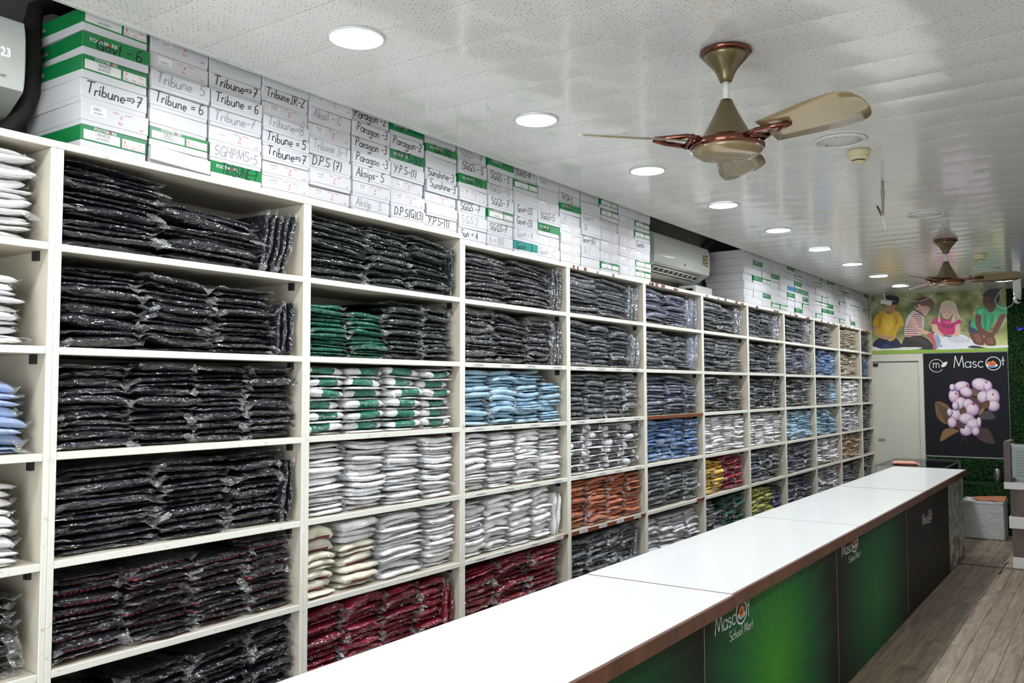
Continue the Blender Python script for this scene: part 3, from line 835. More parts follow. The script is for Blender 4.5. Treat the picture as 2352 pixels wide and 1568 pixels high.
def fill_cells():
    for (bay, row) in sorted(CELLS, key=lambda q: (q[0], q[1])):
        z0 = ZS[row - 1]
        H = (ztop(bay) if row == 1 else ZS[row - 2]) - TH - z0 - 0.004
        near = bay <= 7
        si = 0
        for st in CELLS[(bay, row)]:
            if st[0] == 'up':
                _, a, b, fill, n, c, lean = st
                w = (b - a) / n
                for i in range(n):
                    t = w * R.uniform(0.7, 0.9); hh = H * fill * R.uniform(0.92, 1.03); hh = min(hh, H * 0.97)
                    x = bay + 0.009 + a + w * i
                    ln = rad(lean * R.uniform(0.6, 1.2))
                    d = R.uniform(0.25, 0.29)
                    m4 = Matrix.Translation((x - hh / 2 * math.sin(ln), R.uniform(0.012, 0.035), z0 + hh / 2 * math.cos(ln) + t * math.sin(ln) + 0.002)) @ Matrix.Rotation(rad(90) + ln, 4, 'Y')
                    lab = f'{COLORS[c][0]} packet on edge, {ordw[i]} of the upright ones, {roww[row]} row, {bayw[bay]} bay'
                    add_packet(bay, c, m4, (hh, d, t), 1, lab, near)
                continue
            a, b, fill, n, c, tilt = st
            wd = b - a; cx = bay + 0.009 + (a + b) / 2
            th = [R.uniform(0.45, 1.65) for _ in range(n)]
            if c in ('ringer', 'greyringer'):
                th = [1.5 if i % 2 else 0.5 for i in range(n)]
            s = sum(th); hs = H * min(fill, 0.97) - math.tan(rad(abs(tilt))) * wd * 0.45
            z = z0 + 0.001
            bi0 = R.choice((0, 1, 1, 2))
            drift = R.uniform(-0.012, 0.012)
            for i in range(n):
                t = th[i] / s * hs
                f = (i + 0.5) / n
                tl = rad(tilt * f + R.uniform(-2.0, 2.0))
                if i == 0: tl *= 0.3
                zr = rad(R.uniform(-1.6, 1.6) if a < 0.06 or b > 0.93 else R.uniform(-4, 4))
                w = wd * R.uniform(0.90, 1.0)
                d = R.uniform(0.27, 0.31)
                cc = c
                if c in ('ringer', 'greyringer') and i % 2 == 0: cc = 'white'
                if bay == 2 and row == 5 and si == 1 and i >= 6: cc = 'white'
                x = cx + drift * f + R.uniform(-0.010, 0.010)
                y = 0.012 + R.uniform(0, 0.040)
                m4 = Matrix.Translation((x, y, z + math.tan(abs(tl)) * w * 0.12)) @ Matrix.Rotation(tl, 4, 'Y') @ Matrix.Rotation(zr, 4, 'Z')
                lab = f'{COLORS[cc][0]} packet, {ordw[i]} from bottom of {ordw[si]} stack, {roww[row]} row, {bayw[bay]} bay'
                bi = bi0 if R.random() < 0.7 else 1
                add_packet(bay, cc, m4, (w, d, t * 1.05), 1 if i == 0 else bi, lab, near)
                z += t
            si += 1
fill_cells()

def build_stuff(name, items, label):
    if not items: return
    cols = sorted({c for c, _, _ in items})
    V = []; F = []; MI = []; base = 0
    for c, (vs_, fs_), m in items:
        v = np.asarray(vs_); v = v @ m[:3, :3].T + m[:3, 3]
        V.append(v); F.append(np.asarray(fs_) + base); MI.append(np.full(len(fs_), cols.index(c)))
        base += len(v)
    V = np.concatenate(V); F = np.concatenate(F); MI = np.concatenate(MI)
    me = bpy.data.meshes.new(name)
    me.vertices.add(len(V)); me.vertices.foreach_set('co', V.astype(np.float32).ravel())
    me.loops.add(F.size); me.loops.foreach_set('vertex_index', F.astype(np.int32).ravel())
    me.polygons.add(len(F)); me.polygons.foreach_set('loop_start', np.arange(0, F.size, 4, dtype=np.int32))
    for c in cols: me.materials.append(M['film'] if c == 'film' else M['w_' + c])
    me.polygons.foreach_set('material_index', MI.astype(np.int32))
    me.polygons.foreach_set('use_smooth', np.ones(len(F), dtype=bool))
    me.update(calc_edges=True); me.validate()
    tag(put(name, me), label, 'packets', kind='stuff')
build_stuff('dark_garment_packets', stuff['dark'], 'remaining grey and charcoal wrapped garments on the farther shelves')
build_stuff('white_garment_packets', stuff['white'], 'remaining white wrapped garments on the farther shelves')
build_stuff('coloured_garment_packets', stuff['coloured'], 'remaining coloured wrapped garments on the farthest shelves')

# ------------------------------------------------------------------ shoe boxes on top of the shelves
BW, BD = 0.230, 0.35
_bx = {}
def box_meshes(h, lidmat):
    k = (h, lidmat)
    if k not in _bx:
        body = MB().bbox(-BW / 2 + 0.002, BW / 2 - 0.002, 0.002, BD - 0.002, 0, h * 0.93, 0.0012).mesh('shoe_box', M['box_white'])
        z0 = h * (0.34 if lidmat in ('box_green', 'box_teal', 'box_blue') else 0.2)
        lid = MB().bbox(-BW / 2, BW / 2, 0, BD, z0, h - 0.0012, 0.0015).mesh('lid', M[lidmat])
        _bx[k] = (body, lid, z0)
    return _bx[k]

_pr = {}
def print_mesh(kind, size, word, h):
    """printed end of a box: kind 'plain' white lid, 'green' green lid with white windows"""
    k = (kind, size, word, h)
    if k in _pr: return _pr[k]
    mb = MB(); y = -0.0004
    mats = [M['label_white'], M['ink_grey'], M['ink_red'], M['box_white']]
    q = h / 0.062
    if kind == 'plain':
        mb.add([(-.085, y, .030 * q), (-.032, y, .030 * q), (-.032, y, .054 * q), (-.085, y, .054 * q)], [(0, 1, 2, 3)], 0)
        if word: text_into(mb, word, -.078, .043 * q, .0125, 1, y - .0003, 0.9, .01)
        text_into(mb, '28GREEN', -.076, .034 * q, .0085, 1, y - .0003, 0.9)
        text_into(mb, 'SOLA', -.010, .049 * q, .008, 2, y)
        text_into(mb, 'LYCRA', .030, .049 * q, .008, 2, y)
        text_into(mb, size, .014, .036 * q, .016, 2, y, 1, .015)
        text_into(mb, 'S.L', .008, .022 * q, .013, 2, y, 1, .012)
        text_into(mb, 'U.E', .082, .018 * q, .010, 2, y, 1, .012)
    elif kind == 'window':
        zb = h * 0.40
        mb.add([(-.106, y, zb), (.018, y, zb), (.018, y, h * .80), (-.106, y, h * .80)], [(0, 1, 2, 3)], 0)
        mb.add([(.026, y, zb), (.108, y, zb), (.108, y, h * .80), (.026, y, h * .80)], [(0, 1, 2, 3)], 0)
        if word: text_into(mb, word, -.062, h * .62, .016, 1, y - .0003, 0.9, .01)
        text_into(mb, '28GREEN', -.064, h * .47, .012, 1, y - .0003, 0.9)
        text_into(mb, size, .032, h * .60, .016, 2, y - .0003, 1, .015)
        text_into(mb, 'S.L', .030, h * .43, .014, 2, y - .0003, 1, .012)
        text_into(mb, 'U.E', .056, h * .43, .012, 2, y - .0003, 1, .012)
        text_into(mb, 'SOLA', .080, h * .66, .008, 2, y - .0003)
        text_into(mb, 'LYCRA', .079, h * .43, .008, 2, y - .0003)
        text_into(mb, 'FOOTM', -.072, h * .83, .0145, 3, y, 1, .02)
        text_into(mb, 'A', -.021, h * .83, .0145, 2, y, 1, .02)
        text_into(mb, 'RK', -.011, h * .83, .0145, 3, y, 1, .02)
    else:                        # 'solid' green lid
        z = h * .62
        text_into(mb, 'FOOTM', -.092, z, .0175, 3, y, 1, .02)
        text_into(mb, 'A', -.031, z, .0175, 2, y, 1, .02)
        text_into(mb, 'RK', -.019, z, .0175, 3, y, 1, .02)
    _pr[k] = mb.mesh('lettering', mats)
    return _pr[k]

def side_print(h):
    k = ('side', h)
    if k not in _pr:
        mb = MB()
        vs_, fs_ = typeset('FOOTM', .016, .02); mb.add([(0, 0.30 - a, c) for a, b, c in vs_], fs_, 0)
        vs_, fs_ = typeset('A', .016, .02); mb.add([(0, 0.30 - .052 - a, c) for a, b, c in vs_], fs_, 1)
        vs_, fs_ = typeset('RK', .016, .02); mb.add([(0, 0.30 - .063 - a, c) for a, b, c in vs_], fs_, 0)
        _pr[k] = mb.mesh('lettering', [M['box_white'], M['ink_red']])
    return _pr[k]

W, F_, GS, GW, P = 'hand', 'faint', 'solid', 'window', 'plain'
# each stack bottom to top: (sort, text or size, printed word)
NEAR = [
 [(GW, '6', 'WHITE'), (P, '7', 'GREY'), (W, 'Tribune=>7', ''), (GW, '7', 'WHITE'), (GS, 'Govt - 6', ''), (GW, '6', '')],
 [('open', '', ''), (GW, '6', 'GREY'), ('blank', '', ''), (W, 'Tribune = 6', ''), (F_, 'Tribune  5', ''), (P, '4', ''), (P, '4', '')],
 [(GS, 'TRIBUNE-7', ''), (F_, 'SGHPMS-5', ''), (P, '5', ''), (F_, 'Tribune-7', ''), (W, 'Tribune = 6', ''), (W, 'Tribune=>7', ''), ('blank', '', '')],
 [(P, '3', 'WHITE'), (P, '3', 'WHITE'), (W, 'Tribune=>7', ''), (W, 'Tribune = 5', ''), (F_, 'Tribune=8', ''), (P, '3', 'WHITE'), (W, 'TribuneJR-2', ''), ('blank', '', '')],
 [(P, '2', 'WHITE'), (P, '2', 'WHITE'), (W, 'D.P.S (7)', ''), (F_, 'Tribune Jr-1', ''), (P, '4', 'WHITE'), (F_, 'Aksil - C', ''), (P, '2', 'WHITE')],
 [(F_, 'Aksip   5', ''), (P, '4', 'WHITE'), (W, 'Aksips- 5', ''), (W, 'Paragon -3', ''), (W, 'Paragon -3', ''), (W, 'Paragon -3', ''), (W, 'Paragon -2', '')],
 [(W, 'D.P.S(G)(3)', ''), (P, '6', 'WHITE'), (P, '6', 'Y.P.S'), (W, 'Y.P.S-(1)', ''), (GS, 'D.P.S-(6)', ''), (W, 'Paragon-2', ''), (GS, '-7', '')],
 [(W, 'Y.P.S-(1)', ''), ('blank', '', ''), (P, '4', ''), (W, 'Sunshine-3', ''), (W, 'Sunshine-3', ''), ('blank', '', ''), (GS, 'Sun (X)', ''), ('blank', '', '')],
 [(W, 'Sun = 4', ''), (F_, 'S.G.S 2', ''), (W, 'SGGS -7', ''), (P, '7', 'WHITE'), (GS, 'SGt (Y)', ''), (W, 'SGGS - 5', ''), (F_, 'SGGS - 4', '')],
 [(F_, 'h = 100', ''), (W, 'SG.GS-7', ''), (GW, '7', ''), (W, 'SGGS- 7', ''), (F_, 'SGGS - 5', ''), (W, 'SGGS - 5', ''), (GS, '', '')],
 [('teal', 'Govt - 3', ''), (F_, 'Govt = 4', ''), (W, 'Govt-(3)', ''), (W, 'Govt-(3)', ''), ('blank', '', ''), (GW, '5', ''), (W, 'SGGS-4', '')],
 [(F_, 'Govt - C', ''), (P, '5', ''), (GS, 'Govt', ''), (W, 'SGGS-5', ''), (P, '5', ''), ('blank', '', ''), (F_, 'Sun', '')],
 [(P, '5', ''), (P, '3', ''), (P, '3', ''), (P, '3', ''), (F_, 'V.S', ''), (GS, 'SGS', ''), (W, 'St.Sk-L', ''), ('blank', '', '')],
 [('blank', '', ''), (F_, 'Sk-2', ''), (W, 'Govt-(6)', ''), (F_, 'Sk', ''), (F_, 'Govt-1', ''), ('blank', '', ''), ('blank', '', '')],
 [(GW, '5', ''), (P, '6', 'WHITE'), (P, '6', ''), (P, '6', 'WHITE'), (P, '6', 'WHITE'), (GW, '4', 'Y.P.S'), (GW, '4', '')],
 [(P, '7', ''), (P, '7', ''), (P, '3', ''), (P, '3', 'WHITE'), (P, '7', 'WHITE'), (P, '7', ''), ('blank', '', '')],
 [(GW, '5', ''), (GW, '6', ''), (P, '3', ''), (W, 'Sunshi-', ''), (GW, '5', ''), (GW, '5', ''), ('blank', '', '')],
]
SX0 = [1.095, 1.335, 1.572, 1.806, 2.041, 2.281, 2.518, 2.762, 3.010, 3.252, 3.490, 3.725, 3.960, 4.208, 4.447, 4.690, 4.925]
hand_cache = {}
def hand_mesh(text, faint, seed, wide=0.195):
    rng = random.Random(seed)
    size = 0.036
    mb, L = strokes(text, size, 0.0036 if not faint else 0.0030, 0.12, 0.07, rng, 0.06)
    tgt = wide
    k = min(1.12, tgt / max(L, 0.01))
    mb.v = [(v[0] * k, v[1], v[2] * min(1.0, k + 0.12)) for v in mb.v]
    return mb.mesh('handwriting', M['ink_faint'] if faint else M['ink'])

LIDW = {'solid': 'green-lidded', 'window': 'green-lidded', 'teal': 'teal-lidded', 'blue': 'blue-lidded'}
DESC = {W: 'black handwriting on', F_: 'faint handwriting on', GS: 'plain green', GW: 'two white windows on', P: 'small red print on', 'blank': 'nothing written on', 'teal': 'plain teal', 'open': 'loose tilted', 'blue': 'plain blue'}
def shoe_box(x, z, h, sort, text, word, label, group, detail=True, seed=0):
    lidm = {'solid': 'box_green', 'window': 'box_green', 'teal': 'box_teal', 'blue': 'box_blue'}.get(sort, 'box_white')
    body, lid, z0 = box_meshes(h, lidm)
    ry = rad(R.uniform(-0.5, 0.5))
    o = put('shoe_box', body, None, (x + BW / 2 + R.uniform(-.002, .002), 0.016 + R.uniform(-.006, .008), z), (0, ry if detail else 0, rad(R.uniform(-1.6, 1.6))))
    tag(o, label, 'box', group)
    l = put('lid', lid, o)
    if sort == 'open':
        l.rotation_euler = (rad(-4), rad(3.0), 0); l.location = (0, -0.012, -0.004)
    if sort in (P, GW, GS):
        if sort == GS: m_ = print_mesh('solid', '', '', h)
        else: m_ = print_mesh('plain' if sort == P else 'window', text, word, h)
        put('lettering', m_, l)
    if detail and text and sort in (W, F_, GS, 'teal'):
        hm = hand_mesh(text, sort == F_, seed, 0.165 if sort == GS else 0.195)
        put('handwriting', hm, l, (-0.098 if sort != GS else -0.07, -0.0008, h * 0.38))
    return o, l
posw = ['bottom', 'second from bottom', 'third from bottom', 'fourth from bottom', 'fifth from bottom', 'sixth from bottom', 'seventh from bottom', 'eighth from bottom']
for si, (x0, st) in enumerate(zip(SX0, NEAR)):
    h = 0.0755 if si == 0 else (0.0645 if len(st) == 7 else 0.0578)
    z = (2.485 if x0 < 3.0 else 2.457) + 0.0005
    if si >= 8: h = 0.0675 if len(st) == 7 else 0.0595
    for bi, (sort, text, word) in enumerate(st):
        lw = LIDW.get(sort, 'white-lidded')
        lab = f'{lw} shoe box, {posw[bi]} of {ordw[si]} stack before the second air conditioner' if sort not in (W, F_) else \
              f'white handwritten shoe box, {posw[bi]} of {ordw[si]} stack before the second air conditioner'
        o, l = shoe_box(x0, z, h, sort, text, word, lab, 'shoe boxes on top of the near shelves', True, si * 20 + bi)
        if si == 0 and sort in (GS, GW):
            put('lettering', side_print(h), l, (-BW / 2 - 0.0008, 0, h * 0.55))
        z += h
# far run of boxes beyond the second air conditioner
FR = random.Random(21)
nst = 19
for si in range(nst):
    x0 = 6.985 + 0.2415 * si
    h = 0.0675
    z = 2.4575
    for bi in range(7):
        p = FR.random()
        greenish = 0.34 if si in (1, 3, 5, 6, 7) else 0.10
        sort = GS if p < greenish * 0.75 else GW if p < greenish + (0.45 if si in (9, 10, 13) else 0.05) else P if p < 0.6 else 'blank'
        if si == 0: sort = 'blank'
        if si == 5 and bi == 3: sort = 'blue'
        if si == 5 and bi == 2: sort = GS
        lw = LIDW.get(sort, 'white-lidded')
        lab = f'{lw} shoe box, {posw[bi]} of {ordw[si]} stack past the second air conditioner'
        shoe_box(x0, z, h, sort, str(FR.randint(2, 7)), FR.choice(('WHITE', '')), lab, 'shoe boxes on top of the far shelves', False)
        z += h

# ------------------------------------------------------------------ air conditioners
def air_conditioner(x0, x1, label, which):
    t = tag(empty('air_conditioner', ((x0 + x1) / 2, YW, 2.60)), label, 'air conditioner', 'wall air conditioners')
    L = (x1 - x0) / 2
    prof = [(-0.004, 0.03), (-0.05, 0.0), (-0.10, 0.0), (-0.135, 0.012), (-0.222, 0.062), (-0.236, 0.075), (-0.243, 0.10), (-0.246, 0.16), (-0.243, 0.24), (-0.232, 0.282), (-0.205, 0.302), (-0.004, 0.304)]
    MB().prism([prof[0]] + smooth_loop(prof, 4)[3:-3] + [prof[-1]], -L, L, 0, True).build('casing', M['white_plastic'], t)
    # rounded front panel over the casing
    pr2 = [(-0.238, 0.082), (-0.246, 0.10), (-0.2495, 0.16), (-0.2465, 0.24), (-0.236, 0.284), (-0.232, 0.284), (-0.238, 0.24), (-0.24, 0.10)]
    MB().prism(smooth_loop(pr2[:5], 4)[:17] + [(-0.232, 0.284), (-0.238, 0.24), (-0.24, 0.10)], -L + 0.004, L - 0.004).build('front_panel', M['white_plastic'], t)
    # air outlet: dark slot, white guide strip with openings, flap
    def sl(f, off):      # point along the sloped underside
        a = Vector((0, -0.138, 0.012)); b_ = Vector((0, -0.225, 0.063)); n = Vector((0, -0.52, -0.85)).normalized()
        return a + (b_ - a) * f + n * off
    a0, a1 = sl(0.05, 0.001), sl(0.9, 0.001)
    MB().add([(-L + .05, a0.y, a0.z), (L - .12, a0.y, a0.z), (L - .12, a1.y, a1.z), (-L + .05, a1.y, a1.z)], [(0, 1, 2, 3)]).build('air_outlet', M['black'], t)
    for k in range(9):
        cx = -L + .09 + k * (2 * L - .24) / 9
        q0, q1 = sl(0.40, 0.004), sl(0.72, 0.004)
        q2, q3 = sl(0.72, 0.001), sl(0.40, 0.001)
        w_ = 0.030
        MB().add([(cx, q0.y, q0.z), (cx + w_, q0.y, q0.z), (cx + w_, q1.y, q1.z), (cx, q1.y, q1.z), (cx, q3.y, q3.z), (cx + w_, q3.y, q3.z), (cx + w_, q2.y, q2.z), (cx, q2.y, q2.z)],
                 [(3, 2, 1, 0), (0, 1, 5, 4), (1, 2, 6, 5), (2, 3, 7, 6), (3, 0, 4, 7)]).build('guide_vane', M['white_plastic'], t)
    q0, q1 = sl(0.28, 0.006), sl(0.40, 0.006)
    MB().tube([(-L + .06, q0.y, q0.z), (L - .13, q0.y, q0.z)], 0.006, 6).build('flap', M['white_plastic'], t)
    q1 = sl(0.76, 0.005)
    MB().tube([(-L + .06, q1.y, q1.z), (L - .13, q1.y, q1.z)], 0.006, 6).build('flap', M['white_plastic'], t)
    yf = -0.2503
    if which == 1:
        mb = MB(); text_into(mb, '23', L - .078, .165, .040, 0, yf - .001, 0.8)
        mb.build('display', emit('display_digits', (0.9, 1, 1), 1.2), t)
        mb = MB(); text_into(mb, 'inverter', L - .118, .098, .018, 0, yf - .0005)
        mb.build('lettering', M['ink_grey'], t)
    else:
        MB().box(0.012, 0.020, yf - .001, yf, .098, .114).box(.022, .030, yf - .001, yf, .098, .114).build('logo', M['ink_grey'], t)
        MB().box(L - .16, L - .105, yf - .001, yf, .145, .225).build('energy_label', plain('label_green', (120, 186, 90), 0.4, var=.1), t)
        MB().box(L - .105, L - .045, yf - .001, yf, .140, .232).build('warning_label', plain('label_red', (196, 40, 48), 0.4, var=.1), t)
        for k in range(3):
            MB().box(L - .098, L - .052, yf - .002, yf - .001, .152 + .026 * k, .164 + .026 * k).build('label_line', M['label_white'], t)
    return t
air_conditioner(-0.06, 1.005, 'white wall air conditioner with digital display beside the first box stack', 1)
air_conditioner(5.56, 6.63, 'white wall air conditioner between the two runs of shoe boxes', 2)
# insulated pipe beside the first unit
tag(MB().tube([(1.30, .36, 3.06), (1.16, .33, 3.045), (1.085, .29, 2.995), (1.062, .27, 2.92), (1.064, .26, 2.80), (1.066, .27, 2.70), (1.050, .29, 2.63), (1.02, .31, 2.575), (0.97, .33, 2.53), (0.90, .35, 2.51)], 0.027, 12).build('insulated_pipe', M['foam']),
    'black foam covered pipe curving past the first box stack', 'pipe')
tag(MB().tube([(6.66, .36, 2.75), (6.70, .32, 2.86), (6.72, .28, 2.93), (6.80, .27, 2.99), (6.95, .27, 3.03)], 0.028, 12).build('insulated_pipe', M['foam']),
    'grey wrapped pipe above the second air conditioner', 'pipe')
t = tag(empty('junction_box', (6.42, .2, 2.4575)), 'small white electrical box beside the second air conditioner', 'junction box')
MB().bbox(-.04, .30, 0, .16, 0, .115, .006).build('housing', M['white_plastic'], t)
MB().box(.27, .301, .05, .08, .05, .07).build('latch', M['black'], t)
MB().box(-.041, -.0395, .03, .1, .07, .09).build('vent', M['black'], t)

# ------------------------------------------------------------------ service counter
CT = 0.88
M['counter_top'] = plain('white_laminate', (240, 243, 242), 0.28, var=0.015, vscale=3, coat=0.2)
def burst(name, cy, bright, mid, dark, sc=1.0, rays=True):
    m, nt, p = new_mat(name)
    tc = N(nt, 'ShaderNodeTexCoord')
    mp = N(nt, 'ShaderNodeMapping'); mp.inputs['Location'].default_value = (-cy[0], 0, -cy[1])
    nt.links.new(tc.outputs['Object'], mp.inputs['Vector'])
    sx = N(nt, 'ShaderNodeSeparateXYZ'); nt.links.new(mp.outputs['Vector'], sx.inputs[0])
    ln = N(nt, 'ShaderNodeVectorMath', operation='LENGTH'); nt.links.new(mp.outputs['Vector'], ln.inputs[0])
    r = N(nt, 'ShaderNodeValToRGB'); e = r.color_ramp.elements
    e[0].position = 0.0; e[0].color = lin(bright); e[1].position = 1.0; e[1].color = lin(dark)
    k = e.new(0.55); k.color = lin(mid)
    ml = N(nt, 'ShaderNodeMath', operation='MULTIPLY'); ml.inputs[1].default_value = 1.0 / sc
    nt.links.new(ln.outputs['Value'], ml.inputs[0])
    at = N(nt, 'ShaderNodeMath', operation='ARCTAN2'); nt.links.new(sx.outputs['Z'], at.inputs[0]); nt.links.new(sx.outputs['X'], at.inputs[1])
    a2 = N(nt, 'ShaderNodeMath', operation='MULTIPLY'); a2.inputs[1].default_value = 26; nt.links.new(at.outputs[0], a2.inputs[0])
    s = N(nt, 'ShaderNodeMath', operation='SINE'); nt.links.new(a2.outputs[0], s.inputs[0])
    ad = N(nt, 'ShaderNodeMath', operation='MULTIPLY_ADD'); ad.inputs[1].default_value = 0.035 if rays else 0.0
    nt.links.new(s.outputs[0], ad.inputs[0]); nt.links.new(ml.outputs[0], ad.inputs[2])
    nt.links.new(ad.outputs[0], r.inputs[0]); nt.links.new(r.outputs['Color'], p.inputs['Base Color'])
    p.inputs['Roughness'].default_value = 0.5; p.inputs['Specular IOR Level'].default_value = 0.2
    return m
M['burst1'] = burst('printed_green_burst', (0.85, 0.40), (62, 150, 40), (22, 92, 50), (14, 22, 18), 0.98)
M['burst2'] = burst('printed_green_panel', (1.0, 0.36), (30, 104, 52), (16, 70, 40), (16, 20, 18), 0.98, False)
M['panel_black'] = plain('printed_black', (16, 15, 15), 0.5, var=0.15, vscale=3, spec=0.2)
M['white_print'] = plain('white_print', (232, 234, 232), 0.4, var=0.02)
M['print_orange'] = plain('print_orange', (222, 120, 40), 0.4, var=0.25, vscale=40)
M['print_blue'] = plain('print_blue', (120, 165, 205), 0.4, var=0.2, vscale=40)
M['print_redish'] = plain('print_dark_red', (150, 44, 40), 0.4, var=0.2, vscale=40)
def nature():
    m, nt, p = new_mat('printed_landscape')
    tc = N(nt, 'ShaderNodeTexCoord'); mp = N(nt, 'ShaderNodeMapping'); mp.inputs['Scale'].default_value = (3, 1, 4)
    n = N(nt, 'ShaderNodeTexNoise'); n.inputs['Scale'].default_value = 1.6; n.inputs['Detail'].default_value = 4
    nt.links.new(tc.outputs['Object'], mp.inputs['Vector']); nt.links.new(mp.outputs['Vector'], n.inputs['Vector'])
    sx = N(nt, 'ShaderNodeSeparateXYZ'); nt.links.new(tc.outputs['Object'], sx.inputs[0])
    ad = N(nt, 'ShaderNodeMath', operation='MULTIPLY_ADD'); ad.inputs[1].default_value = 0.55; nt.links.new(sx.outputs['Z'], ad.inputs[0])
    nt.links.new(n.outputs['Fac'], ad.inputs[2])
    r = N(nt, 'ShaderNodeValToRGB'); e = r.color_ramp.elements
    e[0].position = 0.42; e[0].color = lin((62, 70, 44)); e[1].position = 1.0; e[1].color = lin((70, 120, 130))
    for ps, c in ((0.55, (120, 118, 100)), (0.66, (196, 198, 196)), (0.80, (128, 122, 106)), (0.9, (200, 206, 206))):
        k = e.new(ps); k.color = lin(c)
    nt.links.new(ad.outputs[0], r.inputs[0]); nt.links.new(r.outputs['Color'], p.inputs['Base Color'])
    p.inputs['Roughness'].default_value = 0.4
    return m
M['nature'] = nature()

counter = tag(empty('service_counter', (0, 0, 0)), 'long white topped counter with printed green and black front panels', 'counter')
XJ = [0.95, 3.148, 5.298, 7.446, 9.715]
for i in range(4):
    a, b = XJ[i] + 0.0028, XJ[i + 1] - 0.0028
    dy = (-0.006, 0.0, 0.0, 0.0)[i]; dz = (0.0, 0.001, 0.0, 0.0)[i]
    top = MB().bbox(a, b, -1.300 + dy, -0.614, CT - 0.03 + dz, CT + dz, 0.0006).build('countertop', M['counter_top'], counter)
    MB().bbox(a, b, -1.312 + dy, -1.3005 + dy, CT - 0.056 + dz, CT - 0.0015 + dz, 0.0015).build('edging', M['edging'], top)
    MB().bbox(a, b, -0.6135, -0.606, CT - 0.05 + dz, CT - 0.002 + dz, 0.0015).build('edging', M['edging'], top)
MB().box(0.98, 9.70, -1.262, -0.64, 0.0, CT - 0.031).build('carcass', M['dark_wood'], counter)
for xj in XJ[1:4]:
    MB().box(xj - 0.0027, xj + 0.0027, -1.30, -0.615, CT - 0.03, CT + 0.0012).build('joint_strip', M['edging'], counter)
MB().bbox(9.716, 9.726, -1.31, -0.61, CT - 0.05, CT - 0.001, 0.0015).build('end_edging', M['edging'], counter)

def emblem(parent, x, y, z, r_, stretch=1.0):
    """ring with a small coloured picture in place of the letter o"""
    seg = 40
    mb = MB()
    for k in range(seg):
        a0, a1 = 2 * PI * k / seg, 2 * PI * (k + 1) / seg
        q = [(x + math.cos(a) * rr * stretch, y, z + math.sin(a) * rr) for a, rr in ((a0, r_), (a1, r_), (a1, r_ * .86), (a0, r_ * .86))]
        mb.add(q, [(3, 2, 1, 0)])
    mb.build('logo_ring', M['white_print'], parent)
    def disc(rx, rz, ox, oz, mat, off, n=14, wob=0.0):
        pts = [(x + ox + math.cos(2 * PI * k / n) * rx * stretch * (1 + wob * (k % 2)), y - off, z + oz + math.sin(2 * PI * k / n) * rz * (1 + wob * (k % 2))) for k in range(n)]
        MB().add(pts, [tuple(range(n))]).build('logo_picture', mat, parent)
    disc(r_ * .66, r_ * .34, 0, -r_ * .22, M['white_print'], .0003)
    disc(r_ * .50, r_ * .24, 0, -r_ * .30, M['print_blue'], .0006)
    disc(r_ * .46, r_ * .40, 0, r_ * .08, M['print_orange'], .0009, 16, 0.22)
    disc(r_ * .22, r_ * .2, -r_ * .08, r_ * .0, M['print_redish'], .0012, 12, 0.2)

def mascot_logo(parent, x, y, z, size, stretch=1.0, sub=True, bold=1.0):
    mb, L = strokes('Masc', size, 0.062 * size * bold, 0, 0, None, 0.05)
    mb.v = [(x + v[0] * stretch, y + v[1], z + v[2]) for v in mb.v]
    xo = x + L * stretch + 0.62 * size * stretch
    emblem(parent, xo, y, z + 0.42 * size, 0.66 * size, stretch)
    m2, L2 = strokes('t', size, 0.062 * size * bold)
    mb.add([(xo + (0.66 * size + v[0]) * stretch + .004, y + v[1], z + v[2] * 1.15) for v in m2.v], m2.f)
    mb.build('lettering', M['white_print'], parent)
    if sub:
        s2 = size * 0.50
        mb, L3 = strokes('School Mart', s2, 0.075 * s2 * bold, 0.05, 0, None, 0.06)
        mb.v = [(x + size * 1.55 * stretch + v[0] * stretch, y + v[1], z - 0.78 * size + v[2]) for v in mb.v]
        mb.build('lettering', M['white_print'], parent)

XP = [0.98, 2.925, 4.855, 6.825, 8.765, 9.70]
PMATS = ['burst2', 'burst1', 'burst2', 'panel_black', 'nature']
for i in range(5):
    a, b = XP[i] + .003, XP[i + 1] - .003
    me = MB().bbox(0, b - a, -0.012, 0, 0.004, CT - 0.034, 0.0012).mesh('front_panel', M[PMATS[i]])
    fp = put('front_panel', me, counter, (a, -1.2635, 0))
    if i in (1, 2):
        mascot_logo(fp, 0.10, -0.0126, 0.735 if i == 1 else 0.742, 0.078, 1.28)
    if i == 3:
        mascot_logo(fp, 0.62, -0.0126, 0.60, 0.085, 1.3, False, 1.3)
    if i == 4:
        mascot_logo(fp, 0.28, -0.0126, 0.765, 0.08, 1.3, False, 1.3)
    # bright joint bead between neighbouring panels
    MB().box(b - a - 0.004, b - a - 0.0005, -0.0128, -0.012, 0.02, CT - 0.06).build('joint_bead', M['grey_plastic'], fp)

